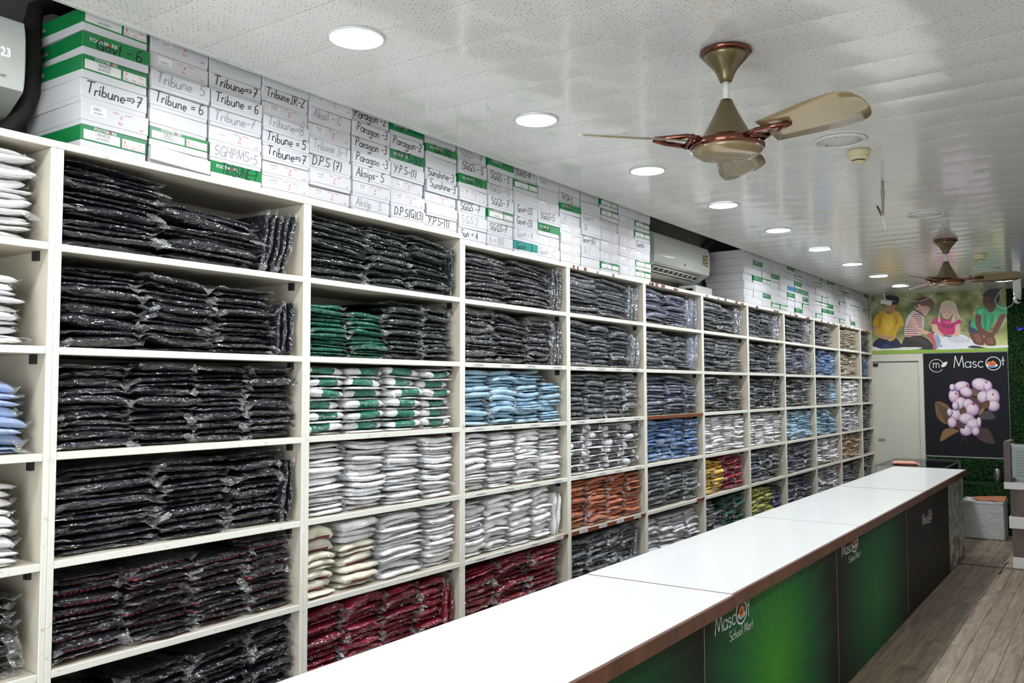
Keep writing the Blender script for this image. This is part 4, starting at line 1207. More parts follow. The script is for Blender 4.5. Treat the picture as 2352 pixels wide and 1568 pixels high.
# ------------------------------------------------------------------ ceiling fans
M['fan_gold'] = plain('fan_champagne', (128, 116, 88), 0.3, 0.75, var=0.04)
M['fan_copper'] = plain('fan_copper', (128, 84, 72), 0.16, 1.0, var=0.08)
M['fan_blade'] = plain('fan_blade', (158, 140, 106), 0.26, 0.35, var=0.05, coat=0.4)
M['fan_rod'] = plain('fan_rod_white', (228, 230, 230), 0.4, var=0.04, vscale=20)
def blade_mesh():
    # root at r=.20, rounded wide tip at r=.52; chord across; small pitch, thin
    rows = []
    for k in range(15):
        r_ = 0.165 + 0.357 * math.sin(PI / 2 * k / 14)
        w_ = max(0.04, 1 - ((r_ - 0.165) / 0.36) ** 16) ** 0.5
        g_ = 0.062 + 0.022 * min(1, (r_ - 0.165) / 0.2)
        rows.append((r_, -g_ * w_ + 0.004, g_ * w_ + 0.004))
    vs_ = []; fs_ = []
    nc = 5
    for r_, a, b in rows:
        for k in range(nc):
            f = k / (nc - 1); c = a + (b - a) * f
            camber = 0.004 * math.sin(PI * f)
            vs_.append((r_, c, camber - c * 0.33))
    n = len(rows)
    for i in range(n - 1):
        for k in range(nc - 1):
            q = i * nc + k
            fs_.append((q, q + nc, q + nc + 1, q + 1))
    o = len(vs_)
    vs_ += [(x_, y_, z_ - 0.0028) for x_, y_, z_ in vs_]
    fs_ += [tuple(o + i for i in f)[::-1] for f in fs_]
    rim = [k for k in range(nc)] + [i * nc + nc - 1 for i in range(1, n)] + [(n - 1) * nc + k for k in range(nc - 2, -1, -1)] + [i * nc for i in range(n - 2, 0, -1)]
    for a, b in zip(rim, rim[1:] + rim[:1]):
        fs_.append((a, b, o + b, o + a))
    return MB().add(vs_, fs_, 0, True).mesh('blade', M['fan_blade'])
BL = blade_mesh()
def bracket_mesh():
    mb = MB()
    # two converging copper arms and a cross bar
    mb.tube([(0.115, -0.05, -0.012), (0.16, -0.048, -0.006), (0.21, -0.036, -0.006), (0.262, -0.012, -0.003)], 0.009, 8)
    mb.tube([(0.115, 0.05, -0.006), (0.16, 0.04, 0.002), (0.21, 0.018, 0.0), (0.262, -0.004, -0.002)], 0.009, 8)
    mb.tube([(0.135, -0.046, -0.012), (0.139, 0.046, 0.0)], 0.010, 8)
    return mb.mesh('blade_bracket', M['fan_copper'])
BRK = bracket_mesh()
def fan(x, y, a0, label):
    t = tag(empty('ceiling_fan', (x, y, CEIL)), label, 'ceiling fan', 'gold ceiling fans')
    MB().lathe([(0.082, -0.001), (0.090, -0.006), (0.091, -0.013), (0.085, -0.019), (0.08, -0.020)], 40).build('canopy_ring', M['fan_copper'], t)
    MB().lathe([(0.080, -0.019), (0.076, -0.03), (0.060, -0.048), (0.044, -0.066), (0.032, -0.086), (0.025, -0.104), (0.021, -0.114), (0.018, -0.116)], 40).build('canopy', M['fan_gold'], t)
    MB().lathe([(0.0115, -0.10), (0.0115, -0.20)], 20).build('rod', M['fan_rod'], t)
    MB().lathe([(0.016, -0.178), (0.020, -0.180), (0.026, -0.195), (0.045, -0.235), (0.066, -0.275), (0.086, -0.31), (0.09, -0.318), (0.088, -0.32)], 40).build('motor_cone', M['fan_gold'], t)
    MB().lathe([(0.088, -0.315), (0.105, -0.320), (0.124, -0.332), (0.131, -0.344), (0.129, -0.356), (0.120, -0.362), (0.11, -0.363)], 48).build('motor_ring', M['fan_copper'], t)
    MB().lathe([(0.1265, -0.358), (0.118, -0.370), (0.098, -0.381), (0.07, -0.386), (0.03, -0.388), (0.004, -0.389)], 48).build('motor_cover', M['fan_blade'], t)
    for k in range(3):
        a = rad(a0 + 120 * k)
        b = put('blade', BL, t, (0, 0, -0.330), (0, rad(-1.0), a))
        put('blade_bracket', BRK, b)
fan(2.576, -1.53, 12, 'gold three-bladed ceiling fan with copper ring, nearest over the counter')
fan(7.42, -1.51, 35, 'gold three-bladed ceiling fan farther along, before the children mural')

# ------------------------------------------------------------------ small things on the ceiling
def speaker_plate(x, y, label):
    t = tag(empty('speaker_grille', (x, y, CEIL - 0.0015)), label, 'ceiling speaker', 'round flush ceiling plates')
    MB().lathe([(0.104, 0), (0.121, -0.001), (0.122, -0.006), (0.116, -0.011), (0.106, -0.010), (0.104, 0)], 40, caps=False).build('rim', M['white_plastic'], t)
    MB().lathe([(0.103, 0), (0.103, -0.004), (0.04, -0.005)], 40).build('cover_plate', M['ceil_plate'], t)
    for a in (60, 180, 300):
        c = (0.088 * math.cos(rad(a)), 0.088 * math.sin(rad(a)), -0.004)
        MB().lathe([(0.007, 0), (0.006, -0.003)], 10, c).build('screw', M['grey_plastic'], t)
M['ceil_plate'] = plain('ceiling_plate', (214, 216, 212), 0.5, var=0.03)
speaker_plate(3.971, -1.567, 'round white flush ceiling plate behind the nearest fan')
speaker_plate(6.179, -1.575, 'round white flush ceiling plate before the farther fan')
speaker_plate(9.588, -1.563, 'round white flush ceiling plate past the farther fan')
M['cream_plastic'] = plain('cream_plastic', (222, 212, 172), 0.45, var=0.03)
def detector(x, y, label):
    t = tag(empty('smoke_detector', (x, y, CEIL - 0.0015)), label, 'smoke detector', 'smoke detectors')
    MB().lathe([(0.05, 0), (0.054, -0.004), (0.055, -0.022), (0.051, -0.028), (0.05, -0.03)], 32).build('base', M['cream_plastic'], t)
    MB().lathe([(0.049, -0.029), (0.047, -0.042), (0.038, -0.048), (0.034, -0.05)], 32).build('body', M['cream_plastic'], t)
    MB().lathe([(0.030, -0.049), (0.030, -0.056)], 24).build('sensor_vent', M['bracket'], t)
    MB().lathe([(0.033, -0.056), (0.031, -0.061), (0.02, -0.064)], 24).build('cap', M['cream_plastic'], t)
detector(4.215, -1.593, 'cream smoke detector beside the round ceiling plate')
detector(8.44, -1.64, 'cream smoke detector past the farther fan')
t = tag(empty('hanging_hook', (4.98, -1.546, CEIL - 0.0015)), 'plastic wrapped metal hook hanging from the ceiling between fans', 'hook')
MB().tube([(0, 0, 0), (0, 0, -0.08), (0.002, 0.004, -0.20)], 0.009, 10).build('rod', M['grey_plastic'], t)
MB().tube([(0.002, 0.004, -0.195), (0.004, -0.004, -0.24), (0.008, -0.012, -0.285)], 0.008, 8).build('taped_end', M['white_plastic'], t)
MB().tube([(0.002, 0.01, -0.20), (0.006, 0.022, -0.17), (0.004, 0.034, -0.14)], 0.006, 8).build('bent_clip', M['fan_copper'], t)
MB().lathe([(0.011, -0.055), (0.012, -0.06), (0.012, -0.085), (0.011, -0.09)], 12).build('collar', M['grey_plastic'], t)

# ------------------------------------------------------------------ far wall: door, mural, poster, turf
XF = XW - 0.003
def wall_poly(mb, pts, x, mi=0):
    n = len(pts)
    mb.add([(x, y, z) for y, z in pts], [tuple(range(n))], mi)
M['door'] = plain('door_paint', (206, 204, 190), 0.5, var=0.05, vscale=4)
d = struct(empty('door_1', (XF, 0, 0)), 'plain cream door at the far end')
MB().bbox(-0.030, -0.004, -0.545, 0.010, 0.01, 2.045, 0.003).build('leaf', M['door'], d)
MB().box(-0.05, 0, -0.598, -0.548, 0, 2.15).build('jamb', M['door'], d)
MB().box(-0.05, 0, -0.548, 0.03, 2.06, 2.15).build('head_jamb', M['door'], d)
MB().box(-0.05, -0.03, -0.06, -0.002, 2.0, 2.035).build('door_closer', M['black'], d)
MB().box(-0.042, -0.03, -0.11, -0.045, 1.045, 1.07).box(-0.046, -0.042, -0.13, -0.09, 1.05, 1.065).build('bolt', M['grey_plastic'], d)
for z in (0.3, 1.0, 1.75):
    MB().tube([(-0.034, -0.5465, z), (-0.034, -0.5465, z + .08)], 0.006, 8).build('hinge', M['grey_plastic'], d)

# printed mural of four children reading on grass; outlines in the print's own units
def mural_mat():
    m, nt, p = new_mat('mural_print')
    g = N(nt, 'ShaderNodeNewGeometry')
    n = N(nt, 'ShaderNodeTexNoise'); n.inputs['Scale'].default_value = 5.5; n.inputs['Detail'].default_value = 3
    nt.links.new(g.outputs['Position'], n.inputs['Vector'])
    r = N(nt, 'ShaderNodeValToRGB'); e = r.color_ramp.elements
    e[0].position = 0.32; e[0].color = lin((86, 92, 44)); e[1].position = 0.72; e[1].color = lin((206, 202, 176))
    k = e.new(0.48); k.color = lin((128, 136, 74)); k = e.new(0.6); k.color = lin((168, 172, 120))
    nt.links.new(n.outputs['Fac'], r.inputs[0])
    sp = N(nt, 'ShaderNodeSeparateXYZ'); nt.links.new(g.outputs['Position'], sp.inputs[0])
    mr = N(nt, 'ShaderNodeMapRange'); mr.inputs[1].default_value = 2.42; mr.inputs[2].default_value = 2.24
    nt.links.new(sp.outputs['Z'], mr.inputs[0])
    mx = N(nt, 'ShaderNodeMix', data_type='RGBA'); mx.inputs[7].default_value = lin((198, 206, 134))
    nt.links.new(mr.outputs[0], mx.inputs[0]); nt.links.new(r.outputs['Color'], mx.inputs[6])
    lt = N(nt, 'ShaderNodeMath', operation='LESS_THAN'); lt.inputs[1].default_value = 2.208; nt.links.new(sp.outputs['Z'], lt.inputs[0])
    m2 = N(nt, 'ShaderNodeMix', data_type='RGBA'); m2.inputs[7].default_value = lin((140, 176, 66))
    nt.links.new(lt.outputs[0], m2.inputs[0]); nt.links.new(mx.outputs[2], m2.inputs[6])
    nt.links.new(m2.outputs[2], p.inputs['Base Color']); p.inputs['Roughness'].default_value = 0.4
    return m
M['mural'] = mural_mat()
mural = tag(MB().box(XF - 0.004, XF, -1.535, 0.012, 2.158, 2.918).build('wall_mural', M['mural']), 'large printed mural of four children reading outdoors above the door', 'mural')
def mu(p):
    u = (p[0] - 95) / 2075.0
    tp = 115 - 70 * u; bt = 1040 - 72 * u
    v = (p[1] - tp) / (bt - tp)
    return (0.008 - 1.543 * u, 2.918 - 0.757 * v)
pc = {}
def pcol(c):
    if c not in pc: pc[c] = plain('print_%d_%d_%d' % c, c, 0.45, var=0.10, vscale=30)
    return pc[c]
_layer = [0]
def figure(name, mapper, parent, shapes, x0):
    for c, pts, sm in shapes:
        _layer[0] += 1
        mb = MB(); q = [mapper(p) for p in (smooth_loop(pts) if sm else pts)]
        wall_poly(mb, q, x0 - 0.0002 - 0.00006 * _layer[0])
        mb.build(name, pcol(c), parent)
SK1, SK2, SK3 = (196, 150, 124), (226, 188, 168), (108, 66, 52)
xm = XF - 0.004
shapes = [
 # boy in yellow
 ((34, 40, 74), [(95, 900), (180, 800), (320, 770), (470, 775), (580, 900), (590, 925), (400, 945), (200, 950)], 1),
 ((60, 70, 120), [(250, 900), (330, 880), (370, 930), (260, 940)], 1),
 (SK1, [(110, 590), (180, 590), (220, 720), (400, 770), (380, 810), (240, 790), (120, 690)], 1),
 (SK1, [(470, 600), (550, 600), (500, 690), (400, 800), (350, 790), (360, 750)], 1),
 ((218, 176, 40), [(300, 350), (460, 345), (560, 400), (615, 580), (540, 605), (490, 720), (460, 800), (380, 835), (320, 800), (140, 720), (190, 600), (100, 570), (160, 430)], 1),
 ((190, 146, 28), [(230, 400), (250, 560), (205, 640), (190, 590)], 1),
 (SK1, [(170, 700), (330, 760), (430, 740), (420, 800), (340, 810), (200, 760)], 1),
 (SK1, [(310, 300), (450, 300), (440, 370), (380, 395), (330, 370)], 1),
 (SK1, [(340, 220), (500, 210), (470, 330), (410, 365), (350, 330)], 1),
 ((36, 28, 34), [(300, 180), (330, 118), (440, 108), (540, 140), (540, 210), (490, 260), (400, 215), (330, 215)], 1),
 # boy in stripes
 ((44, 38, 40), [(570, 890), (640, 760), (820, 740), (960, 780), (1060, 880), (1075, 950), (900, 960), (600, 920)], 1),
 ((226, 216, 214), [(790, 350), (900, 400), (935, 480), (920, 640), (890, 720), (770, 755), (630, 750), (640, 560), (690, 430)], 1),
]
figure('printed_child', mu, mural, shapes, xm)
for k in range(11):                 # red stripes of the shirt
    z_ = 392 + 34 * k
    sl_ = [(max(632, 770 - 22 * k if k < 6 else 634), z_ + 10), (905 if k < 9 else 860, z_ - 2 + (18 if k < 3 else 10)), (905 if k < 9 else 850, z_ + 12 + (18 if k < 3 else 10)), (max(632, 768 - 22 * k if k < 6 else 634), z_ + 24)]
    figure('printed_stripe', mu, mural, [((170, 52, 62), sl_, 0)], xm)
shapes = [
 (SK2, [(720, 480), (810, 490), (850, 620), (1040, 700), (1030, 740), (900, 710), (770, 640)], 1),
 (SK2, [(800, 270), (900, 240), (1030, 310), (1010, 370), (960, 430), (900, 410), (830, 360)], 1),
 ((118, 88, 74), [(795, 250), (840, 170), (960, 140), (1070, 190), (1100, 270), (1080, 310), (1000, 290), (900, 280), (870, 310), (820, 300)], 1),
 (SK2, [(845, 265), (885, 255), (890, 300), (855, 315)], 1),
 # open book
 ((232, 234, 240), [(1100, 700), (1280, 760), (1500, 730), (1640, 800), (1820, 920), (1500, 945), (1100, 955), (1080, 860)], 1),
 ((196, 92, 92), [(970, 740), (1060, 700), (1105, 850), (1110, 955), (1070, 955), (1050, 850)], 1),
 ((150, 166, 206), [(1100, 730), (1160, 760), (1180, 850), (1130, 950), (1110, 900)], 1),
 ((228, 228, 226), [(95, 920), (300, 960), (700, 925), (900, 935), (700, 968), (300, 978), (95, 985)], 1),
 ((52, 56, 54), [(1590, 920), (1650, 895), (1740, 900), (1830, 925), (1700, 935)], 1),
 ((236, 236, 236), [(1820, 905), (2000, 895), (2168, 880), (2168, 915), (1900, 930)], 1),
 # girl in pink
 (SK2, [(1070, 560), (1150, 560), (1150, 650), (1240, 720), (1220, 770), (1120, 710), (1060, 660)], 1),
 (SK2, [(1400, 560), (1480, 560), (1480, 720), (1400, 770), (1350, 750), (1410, 680)], 1),
 ((206, 46, 116), [(1120, 470), (1230, 480), (1300, 510), (1420, 470), (1490, 510), (1505, 555), (1420, 580), (1400, 700), (1350, 730), (1240, 730), (1180, 680), (1130, 580), (1040, 555)], 1),
 ((226, 212, 188), [(1150, 520), (1190, 300), (1230, 230), (1330, 205), (1420, 250), (1460, 400), (1480, 480), (1350, 550), (1380, 400), (1200, 380), (1190, 520)], 1),
 (SK2, [(1205, 330), (1290, 300), (1370, 330), (1370, 420), (1310, 485), (1240, 470), (1205, 400)], 1),
 ((218, 202, 178), [(1210, 340), (1280, 280), (1380, 300), (1400, 360), (1290, 330)], 1),
 ((60, 60, 110), [(1230, 738), (1350, 750), (1345, 768), (1230, 752)], 0),
 # girl in green
 ((70, 62, 104), [(1615, 560), (1650, 520), (1700, 640), (1830, 690), (1800, 720), (1630, 720)], 1),
 (SK3, [(1630, 720), (1780, 690), (1830, 800), (1820, 885), (1700, 870), (1650, 790)], 1),
 (SK3, [(1830, 780), (1960, 740), (2000, 880), (1870, 885)], 1),
 ((66, 176, 122), [(1720, 350), (1850, 310), (1930, 400), (2050, 290), (2168, 330), (2168, 430), (2070, 440), (1960, 590), (1850, 700), (1700, 640), (1640, 580), (1720, 430)], 1),
 (SK3, [(1720, 440), (1800, 450), (1800, 600), (1900, 690), (1990, 700), (1950, 790), (1870, 770), (1730, 630)], 1),
 (SK3, [(2080, 440), (2150, 440), (2060, 640), (2000, 720), (1960, 690), (2000, 580)], 1),
 (SK3, [(1845, 160), (1960, 140), (2050, 200), (2030, 300), (1980, 380), (1930, 400), (1880, 340), (1840, 260)], 1),
 ((34, 26, 30), [(1835, 150), (1880, 80), (1980, 45), (2080, 50), (2070, 110), (2080, 200), (2030, 280), (1990, 230), (1940, 170)], 1),
]
figure('printed_child', mu, mural, shapes, xm)

dk = (96, 66, 54)
figure('printed_detail', mu, mural, [
 ((232, 196, 70), [(300, 420), (420, 410), (440, 600), (330, 700), (270, 560)], 1), ((176, 132, 24), [(470, 420), (520, 520), (470, 600), (490, 500)], 1),
 ((164, 118, 96), [(330, 350), (380, 385), (440, 350), (430, 385), (380, 410), (340, 390)], 1),
 ((86, 62, 54), [(800, 215), (880, 160), (980, 150), (930, 190), (860, 230)], 1), (dk, [(985, 322), (1012, 316), (1014, 322), (988, 328)], 0), ((176, 100, 96), [(945, 390), (972, 386), (972, 394), (948, 396)], 0), ((206, 160, 140), [(880, 340), (930, 410), (900, 405), (860, 360)], 1),
 ((60, 62, 92), [(790, 352), (830, 350), (905, 402), (930, 440), (915, 440), (880, 405)], 1), ((196, 150, 130), [(740, 520), (800, 620), (900, 690), (880, 700), (780, 630)], 1),
 (dk, [(1232, 384), (1272, 380), (1272, 387), (1234, 391)], 0), (dk, [(1316, 380), (1352, 384), (1350, 391), (1318, 387)], 0), ((188, 110, 104), [(1268, 440), (1312, 440), (1300, 450), (1280, 450)], 1), ((206, 158, 138), [(1284, 400), (1300, 402), (1300, 420), (1282, 420)], 1),
 ((196, 178, 150), [(1180, 330), (1200, 300), (1180, 480), (1165, 500)], 1), ((198, 180, 150), [(1420, 330), (1440, 420), (1460, 480), (1400, 520), (1410, 420)], 1), ((176, 30, 96), [(1210, 560), (1330, 590), (1390, 560), (1360, 630), (1230, 620)], 1), ((224, 84, 146), [(1250, 520), (1340, 525), (1320, 560), (1260, 555)], 1),
 ((44, 26, 22), [(1850, 232), (1880, 226), (1880, 234), (1852, 240)], 0), ((134, 60, 56), [(1868, 318), (1895, 312), (1895, 322), (1872, 326)], 1), ((84, 48, 38), [(1930, 200), (2010, 230), (1980, 340), (1935, 395), (1950, 300)], 1),
 ((44, 140, 94), [(1850, 420), (1880, 560), (1860, 680), (1830, 560)], 1), ((44, 140, 94), [(1960, 420), (1980, 520), (1900, 660), (1930, 540)], 1), ((98, 204, 152), [(1760, 360), (1840, 340), (1820, 400), (1760, 420)], 1),
 ((134, 88, 70), [(1680, 740), (1760, 720), (1800, 830), (1730, 850)], 1), ((134, 88, 70), [(1870, 800), (1940, 770), (1970, 860), (1890, 870)], 1),
 ((214, 216, 226), [(1280, 780), (1500, 760), (1620, 830), (1400, 850)], 1), ((80, 82, 92), [(1170, 915), (1188, 880), (1205, 912)], 0), ((64, 58, 58), [(680, 800), (820, 770), (940, 820), (1000, 900), (860, 860)], 1),
], xm)

# black poster with cotton branch
M['poster'] = plain('poster_black', (24, 26, 31), 0.55, var=0.15, vscale=2, spec=0.2)
poster = tag(MB().box(XF - 0.006, XF, -1.528, -0.600, 0.868, 2.150).build('wall_poster', M['poster']), 'black wall poster with cotton branch and white lettering beside the door', 'poster')
MB().box(XF - 0.010, XF - 0.006, -1.528, -0.600, 0.860, 0.872).build('bottom_strip', M['grey_plastic'], poster)
def po(p):
    u = (p[0] - 850) / 1021.0
    v = (p[1] - (75 - 43 * u)) / (1215 + 65 * u)
    u = (p[0] - (832 + 40 * v)) / 1021.0
    return (-0.600 - 0.928 * u, 2.148 - 1.278 * v)
xp_ = XF - 0.006
def ell(cx, cy, rx, ry, a=0, n=10):
    ca, sa = math.cos(rad(a)), math.sin(rad(a))
    return [(cx + rx * math.cos(t_) * ca - ry * math.sin(t_) * sa, cy + rx * math.cos(t_) * sa + ry * math.sin(t_) * ca) for t_ in [2 * PI * k / n for k in range(n)]]
sh = [
 ((112, 84, 52), [(990, 650), (1080, 655), (1160, 710), (1180, 800), (1130, 915), (1020, 850), (985, 740)], 1),
 ((86, 62, 40), [(1000, 660), (1170, 780), (1130, 910), (1060, 800)], 1),
 ((134, 100, 60), [(1050, 1120), (1080, 1000), (1160, 960), (1250, 975), (1270, 1000), (1180, 1050)], 1),
 ((62, 40, 34), [(1480, 1050), (1540, 960), (1620, 970), (1690, 1080), (1700, 1140), (1600, 1130)], 1),
 ((56, 58, 60), [(1530, 780), (1640, 740), (1700, 800), (1710, 840), (1560, 850)], 1),
 ((120, 84, 52), [(1440, 480), (1480, 400), (1520, 560), (1440, 560)], 1),
 ((150, 110, 60), [(1500, 690), (1600, 700), (1540, 790), (1500, 780)], 1),
 ((84, 52, 42), [(1240, 500), (1330, 480), (1420, 560), (1560, 640), (1560, 720), (1380, 820), (1330, 960), (1240, 940), (1200, 700)], 1),
]
figure('printed_leaf', po, poster, sh, xp_)
lobes = [(1215, 570, 56, 72, 0), (1310, 455, 82, 52, -10), (1365, 520, 70, 52, 20), (1195, 470, 30, 36, 0), (1545, 430, 98, 66, 10), (1625, 450, 44, 60, 0), (1580, 580, 72, 66, 0), (1680, 580, 72, 88, 0),
         (1690, 680, 64, 58, 0), (1300, 660, 62, 66, 0), (1390, 670, 58, 56, 0), (1440, 730, 72, 66, 0), (1235, 800, 60, 64, 0), (1195, 890, 48, 56, 0), (1165, 770, 28, 40, 0), (1370, 840, 82, 58, -5), (1455, 910, 76, 64, 0), (1365, 985, 64, 54, 0),
         (1480, 990, 40, 46, 0), (1520, 880, 24, 52, 0), (1235, 690, 34, 44, 0)]
for (cx, cy, rx, ry, a) in lobes:
    rx *= 1.18; ry *= 1.18
    figure('printed_cotton', po, poster, [((74, 48, 76), ell(cx + 3, cy + 5, rx * 1.04, ry * 1.04, a), 1), ((150, 116, 166), ell(cx, cy, rx * 0.99, ry * 0.98, a), 1), ((196, 166, 196), ell(cx - rx * .04, cy - ry * .06, rx * 0.90, ry * 0.88, a), 1), ((220, 196, 214), ell(cx - rx * .10, cy - ry * .14, rx * 0.76, ry * 0.70, a), 1), ((234, 220, 230), ell(cx - rx * .16, cy - ry * .22, rx * 0.54, ry * 0.46, a), 1)], xp_)
figure('printed_leaf', po, poster, [((84, 50, 40), [(1260, 860), (1330, 900), (1350, 960), (1280, 950), (1250, 900)], 1), ((96, 60, 46), [(1290, 740), (1340, 700), (1370, 760), (1300, 790)], 1),
    ((96, 60, 46), [(1560, 650), (1640, 620), (1640, 700), (1580, 720)], 1), ((170, 50, 66), ell(1382, 445, 12, 12), 1), ((170, 50, 66), ell(1240, 545, 12, 10), 1), ((170, 50, 66), ell(1610, 405, 12, 10), 1), ((170, 50, 66), ell(1455, 670, 18, 12, 30), 1), ((170, 50, 66), ell(1685, 545, 10, 12), 1)], xp_)
for pts in ([(1270, 960), (1300, 1050), (1330, 1085), (1365, 1065), (1370, 1160)], [(1330, 1085), (1300, 1120), (1295, 1160)], [(1670, 745), (1710, 780), (1715, 840)], [(1600, 945), (1660, 1000), (1700, 1100)], [(1290, 960), (1340, 1080)]):
    MB().tube([(xp_ - 0.0016,) + po(p) for p in pts], 0.0018, 6).build('printed_stem', pcol((126, 92, 90)), poster)
# lettering on the poster: mirrored axis, drawn for a wall that faces -x
wt = MB()
def wall_text(text, y, z, size, width, parent, gap=0.05):
    mb, L = strokes(text, size, width, 0, 0, None, gap)
    wt.add([(xp_ - 0.0012 + v[1], y - v[0], z + v[2]) for v in mb.v], mb.f)
    return L
L = wall_text('Masc', -0.940, 1.968, 0.142, 0.0092, poster, 0.06)
wall_text('t', -1.462, 1.990, 0.118, 0.0088, poster)
wall_text('m', -0.705, 1.972, 0.110, 0.0080, poster)
wt.build('lettering', M['white_print'], poster)
def wall_ring(cy, cz, r_, w_, a0=0, a1=360):
    mb = MB(); n = 44
    for k in range(n):
        t0, t1 = rad(a0 + (a1 - a0) * k / n), rad(a0 + (a1 - a0) * (k + 1) / n)
        mb.add([(xp_ - 0.0012, cy - math.cos(t) * rr, cz + math.sin(t) * rr) for t, rr in ((t0, r_), (t1, r_), (t1, r_ - w_), (t0, r_ - w_))], [(0, 1, 2, 3)])
    mb.build('logo_ring', M['white_print'], poster)
wall_ring(-0.745, 1.995, 0.083, 0.0065, 25, 325)
wall_ring(-1.375, 2.012, 0.084, 0.0095)
figure('logo_leaf', po, poster, [((226, 230, 226), [(1060, 225), (1075, 185), (1135, 165), (1115, 215), (1075, 232)], 1)], xp_ - 0.001)
figure('logo_picture', po, poster, [((210, 220, 236), ell(1672, 195, 70, 30), 1), ((96, 128, 196), ell(1672, 208, 40, 12), 1), ((226, 130, 44), [(1625, 190), (1630, 150), (1660, 160), (1680, 140), (1715, 160), (1725, 190), (1690, 200), (1650, 200)], 1), ((196, 70, 40), ell(1675, 180, 26, 12), 1)], xp_ - 0.001)

def turf():
    m, nt, p = new_mat('artificial_turf')
    g = N(nt, 'ShaderNodeNewGeometry')
    n = N(nt, 'ShaderNodeTexNoise'); n.inputs['Scale'].default_value = 45; n.inputs['Detail'].default_value = 6
    nt.links.new(g.outputs['Position'], n.inputs['Vector'])
    r = N(nt, 'ShaderNodeValToRGB'); e = r.color_ramp.elements
    e[0].position = 0.38; e[0].color = lin((6, 18, 8)); e[1].position = 0.68; e[1].color = lin((40, 78, 34))
    nt.links.new(n.outputs['Fac'], r.inputs[0]); nt.links.new(r.outputs['Color'], p.inputs['Base Color'])
    b = N(nt, 'ShaderNodeBump'); b.inputs['Strength'].default_value = 1.0; b.inputs['Distance'].default_value = 0.03
    nt.links.new(n.outputs['Fac'], b.inputs['Height']); nt.links.new(b.outputs['Normal'], p.inputs['Normal'])
    p.inputs['Roughness'].default_value = 0.9; p.inputs['Specular IOR Level'].default_value = 0.15
    return m
M['turf'] = turf()
def turf_sheet(name, y0, y1, z0, z1, x, label):
    """sheet of short upright tufts with a ragged surface"""
    rr = random.Random(5)
    ny, nz = max(2, int((y1 - y0) / 0.022)), max(2, int((z1 - z0) / 0.022))
    vs_ = []; fs_ = []
    for j in range(nz + 1):
        for i in range(ny + 1):
            ed = (i in (0, ny) or j in (0, nz))
            vs_.append((x - (0 if ed else rr.uniform(0.004, 0.02)), y0 + (y1 - y0) * i / ny + (0 if ed else rr.uniform(-.008, .008)), z0 + (z1 - z0) * j / nz + (0 if ed else rr.uniform(-.008, .008))))
    for j in range(nz):
        for i in range(ny):
            a = j * (ny + 1) + i
            fs_.append((a, a + ny + 1, a + ny + 2, a + 1))
    return tag(MB().add(vs_, fs_).build(name, M['turf']), label, 'turf')
turf_sheet('turf_wall_covering', YR + 0.01, -1.532, 0.577, 2.915, XF - 0.001, 'dark green artificial grass covering the far wall beside the mural')
turf_sheet('turf_wall_covering', -1.530, -0.605, 0.577, 0.856, XF - 0.001, 'strip of artificial grass on the wall under the black poster')
lb = MB().box(11.34, XF - 0.002, YR + 0.01, -0.62, 0.0, 0.575)
ledge = tag(lb.build('turf_ledge', M['turf']), 'low ledge covered with artificial grass along the far wall', 'ledge')
# blue bow on the turf
t = tag(empty('blue_bow', (XF - 0.024, -1.70, 2.42)), 'small blue ribbon bow pinned on the green turf wall', 'bow')
M['blue_ribbon'] = plain('blue_ribbon', (44, 62, 196), 0.35, var=0.2, vscale=50)
for s in (-1, 1):
    MB().add([(-.004, 0, 0), (-.02, s * .03, .02), (-.03, s * .055, .03), (-.012, s * .06, -.02), (-.01, s * .03, -.02), (0, s * .03, 0)], [(0, 1, 5), (1, 2, 3, 5), (5, 3, 4), (0, 5, 4)], 0, True).build('loop', M['blue_ribbon'], t)
MB().lathe([(0.004, -.012), (.012, -.006), (.012, .006), (.004, .012)], 10, (-.014, 0, 0)).build('knot', M['blue_ribbon'], t)

# steel flask on the ledge
M['steel'] = plain('brushed_steel', (176, 172, 170), 0.25, 0.9, var=0.06, vscale=30)
t = tag(empty('steel_flask', (11.46, -1.405, 0.5755)), 'steel vacuum flask with black cap on the turf ledge', 'flask')
MB().lathe([(0.030, 0), (0.034, 0.004), (0.034, 0.165), (0.031, 0.182), (0.027, 0.188)], 28).build('body', M['steel'], t)
MB().lathe([(0.0275, 0.187), (0.0275, 0.215), (0.024, 0.222), (0.01, 0.223)], 28).build('cap', M['black'], t)

# security cameras and loose cables
t = tag(empty('bullet_camera', (11.42, -0.235, 2.80)), 'white bullet security camera in front of the mural', 'security camera')
t.rotation_euler = (0, rad(14), rad(-100))
MB().bbox(-0.075, 0.075, -0.03, 0.03, -0.026, 0.03, 0.012).build('housing', M['white_plastic'], t)
MB().lathe([(0.024, -0.004), (0.026, 0.0), (0.022, 0.004)], 20).build('lens_ring', M['black'], t).matrix_local = Matrix.Translation((0.077, 0, 0)) @ Matrix.Rotation(rad(90), 4, 'Y')
MB().bbox(-0.08, 0.095, -0.034, 0.034, 0.031, 0.036, 0.002).build('sun_shield', M['white_plastic'], t)
MB().tube([(-0.03, 0, 0.034), (-0.05, 0.01, 0.07), (-0.07, 0.01, 0.115)], 0.010, 8).build('mount', M['white_plastic'], t)
t = tag(empty('dome_camera', (10.6, -1.745, CEIL - 0.0015)), 'white swivel security camera hanging near the turf wall', 'security camera')
MB().bbox(-0.045, 0.045, -0.04, 0.04, -0.165, 0, 0.008).build('mount', M['white_plastic'], t)
MB().lathe([(0.036, -0.163), (0.040, -0.172), (0.038, -0.20), (0.03, -0.205)], 28).build('neck', M['white_plastic'], t)
MB().lathe([(0.006, -0.285), (0.026, -0.278), (0.040, -0.258), (0.045, -0.238), (0.040, -0.214), (0.026, -0.198), (0.01, -0.194)], 28).build('ball', M['white_plastic'], t)
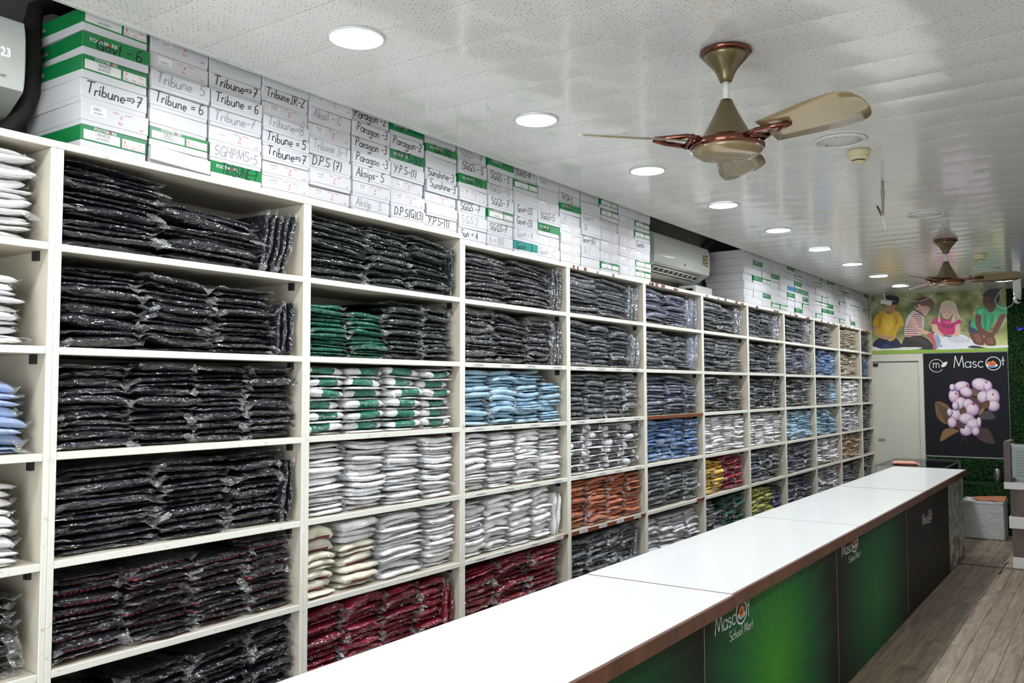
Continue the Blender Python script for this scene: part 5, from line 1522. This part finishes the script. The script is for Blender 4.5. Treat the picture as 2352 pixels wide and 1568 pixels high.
MB().lathe([(0.030, -0.012), (0.032, 0.0), (0.026, 0.005)], 24).build('lens', M['black'], t).matrix_local = Matrix.Translation((-0.030, -0.022, -0.240)) @ Matrix.Rotation(rad(-75), 4, 'Y') @ Matrix.Rotation(rad(30), 4, 'X')
def sag(a, b, dip, n=12):
    return [(a[0] + (b[0] - a[0]) * k / n, a[1] + (b[1] - a[1]) * k / n, a[2] + (b[2] - a[2]) * k / n - dip * 4 * (k / n) * (1 - k / n)) for k in range(n + 1)]
tag(MB().tube(sag((11.66, -0.33, 2.905), (11.64, -0.775, 2.915), 0.095), 0.0042, 6).build('hanging_cable', M['white_plastic']), 'white cable drooping across the top of the mural', 'cable')
tag(MB().tube([(11.6, -1.53, 2.91), (11.6, -1.47, 2.86), (11.6, -1.42, 2.78), (11.6, -1.44, 2.71), (11.6, -1.52, 2.66), (11.58, -1.60, 2.70), (11.5, -1.66, 2.80), (11.3, -1.70, 2.86)], 0.004, 6).build('hanging_cable', M['white_plastic']),
    'thin white cable looped beside the swivel camera', 'cable')

# ------------------------------------------------------------------ glass display case behind the counter end
def glass_mat():
    m = bpy.data.materials.new('clear_glass'); m.use_nodes = True
    nt = m.node_tree; nt.nodes.clear()
    out = N(nt, 'ShaderNodeOutputMaterial')
    tr = N(nt, 'ShaderNodeBsdfTransparent'); tr.inputs['Color'].default_value = (0.95, 0.98, 0.97, 1)
    gl = N(nt, 'ShaderNodeBsdfGlossy'); gl.inputs['Roughness'].default_value = 0.02
    fr = N(nt, 'ShaderNodeFresnel'); fr.inputs['IOR'].default_value = 1.5
    mx = N(nt, 'ShaderNodeMixShader')
    nt.links.new(fr.outputs[0], mx.inputs[0]); nt.links.new(tr.outputs[0], mx.inputs[1]); nt.links.new(gl.outputs[0], mx.inputs[2])
    nt.links.new(mx.outputs[0], out.inputs[0])
    return m
M['glass'] = glass_mat()
M['alu'] = plain('aluminium', (190, 192, 192), 0.3, 0.9, var=0.03)
case = tag(empty('glass_display_case', (0, 0, 0)), 'glass topped display case standing behind the far end of the counter', 'display case')
gx0, gx1, gy0, gy1, gz = 9.80, 10.93, -1.09, -0.40, 0.878
MB().box(gx0 + .01, gx1 - .01, gy0 + .01, gy1 - .01, 0.0, 0.45).build('cabinet', M['dark_wood'], case)
MB().bbox(gx0, gx1, gy0, gy1, gz - 0.008, gz, 0.001).build('glass_top', M['glass'], case)
MB().box(gx0 + .006, gx0 + .012, gy0 + .02, gy1 - .02, 0.46, gz - .01).build('glass_side', M['glass'], case)
MB().box(gx0 + .02, gx1 - .02, gy0 + .006, gy0 + .012, 0.46, gz - .01).build('glass_side', M['glass'], case)
for (a, b, c, e) in ((gx0, gx1, gy0 - .006, gy0), (gx0, gx1, gy1, gy1 + .006), (gx0 - .006, gx0, gy0, gy1), (gx1, gx1 + .006, gy0, gy1)):
    MB().box(a, b, c, e, gz - .014, gz + .0005).build('frame_rail', M['alu'], case)
for cx in (gx0 + .002, gx1 - .014):
    for cy in (gy0 + .002, gy1 - .014):
        MB().box(cx, cx + .012, cy, cy + .012, 0.45, gz - .009).build('frame_post', M['alu'], case)
t = tag(empty('folded_cloth_packet', (10.07, -0.66, gz + 0.0006), (0, 0, rad(-72))), 'peach folded cloth packet lying on the glass case', 'packet')
vs_, fs_ = packet_mesh(77, 0.0)
MB().add([(x * .26, (y - .5) * .17, z * .03) for x, y, z in vs_], fs_, 0, True).build('cloth', plain('peach_cloth', (226, 158, 134), 0.5, var=0.1, vscale=20), t)
vs_, fs_ = film_mesh(950)
MB().add([(x * .26, (y - .5) * .17, max(0.001, z * .03)) for x, y, z in vs_], fs_).build('plastic_film', M['film'], t)

# white wrapped carton on the floor with brown paper on top
M['wrap'] = plain('white_wrap', (206, 208, 208), 0.4, var=0.06, vscale=10, bump=0.8, bscale=14)
t = tag(empty('wrapped_carton', (10.92, -1.105, 0)), 'white plastic wrapped carton on the floor beyond the counter', 'carton')
MB().bbox(0, 0.38, -0.41, 0.02, 0.001, 0.405, 0.012).build('box', M['wrap'], t)
for (a, b, c, d_) in ((-.004, .384, -.414, -.398), (-.004, .384, .008, .024), (-.004, .012, -.414, .024), (.368, .384, -.414, .024)):
    MB().bbox(a, b, c, d_, 0.395, 0.428, 0.004).build('rim_fold', M['wrap'], t)
M['brown_paper'] = plain('brown_paper', (176, 112, 78), 0.6, var=0.15, vscale=12)
pv = []; pf = []
rr = random.Random(4)
for j in range(5):
    for i in range(7):
        pv.append((10.95 + 0.075 * j, -1.52 + 0.055 * i, 0.432 + rr.uniform(0.0, 0.02) + 0.03 * (1 - i / 6) * (j % 2)))
for j in range(4):
    for i in range(6):
        a = j * 7 + i; pf.append((a, a + 7, a + 8, a + 1))
n0 = len(pv); pv += [(x, y, z - 0.002) for x, y, z in pv]; pf += [tuple(n0 + q for q in f)[::-1] for f in pf]
tag(MB().add(pv, pf, 0, True).build('brown_paper_sheet', M['brown_paper']), 'crumpled brown paper sheet lying on the white carton', 'paper')

# ------------------------------------------------------------------ tiered stand at the right of the aisle
st = tag(empty('tiered_display_stand', (9.28, -1.69, 0)), 'brown and white tiered display stand at the right of the aisle', 'display stand')
M['white_slab'] = plain('white_slab', (222, 222, 220), 0.35, var=0.02)
MB().bbox(0, 0.5, -0.75, -0.050, 0.001, 0.108, 0.004).build('base_slab', M['white_slab'], st)
MB().box(0.01, 0.49, -0.75, -0.052, 0.108, 0.378).build('lower_panel', M['dark_wood'], st)
MB().bbox(-0.01, 0.51, -0.76, -0.030, 0.378, 0.490, 0.004).build('middle_slab', M['white_slab'], st)
MB().box(0.01, 0.49, -0.75, -0.045, 0.490, 0.748).build('upper_panel', M['dark_wood'], st)
MB().bbox(-0.01, 0.51, -0.76, 0.004, 0.748, 0.815, 0.004).build('top_slab', M['white_slab'], st)
MB().bbox(0.0, 0.45, -0.058, 0.0, 0.815, 1.202, 0.003).build('side_post', M['dark_wood'], st)
MB().box(0.004, 0.010, -0.72, -0.060, 0.83, 1.19).build('glass_front', M['glass'], st)
MB().box(0.03, 0.034, -0.66, -0.068, 0.86, 1.175).build('notice_sheet', M['label_white'], st)
rl = random.Random(9)
for k in range(9):
    w_ = rl.uniform(0.10, 0.30)
    MB().box(0.0285, 0.0298, -0.10 - w_, -0.10, 1.10 - 0.028 * k, 1.112 - 0.028 * k).build('notice_line', M['box_grey'], st)
# loose black cable end on the floor by the stand
tag(MB().tube([(9.30, -1.70, 0.045), (9.22, -1.69, 0.05), (9.15, -1.675, 0.03), (9.02, -1.665, 0.012), (8.9, -1.66, 0.007)], 0.006, 8).build('floor_cable', M['bracket']), 'short dark cable on the floor at the foot of the stand', 'cable')
# glazed shop front behind the viewer
g1 = struct(empty('window_1', (XB - 0.05, -1.75, 0)), 'glazed shop front')
MB().box(-0.004, 0.004, -1.5, 1.5, 0.05, 2.45).build('pane', M['glass'], g1)
for yy in (-1.55, -0.02, 1.5):
    MB().box(-0.03, 0.03, yy, yy + 0.05, 0, 2.5).build('frame', M['alu'], g1)
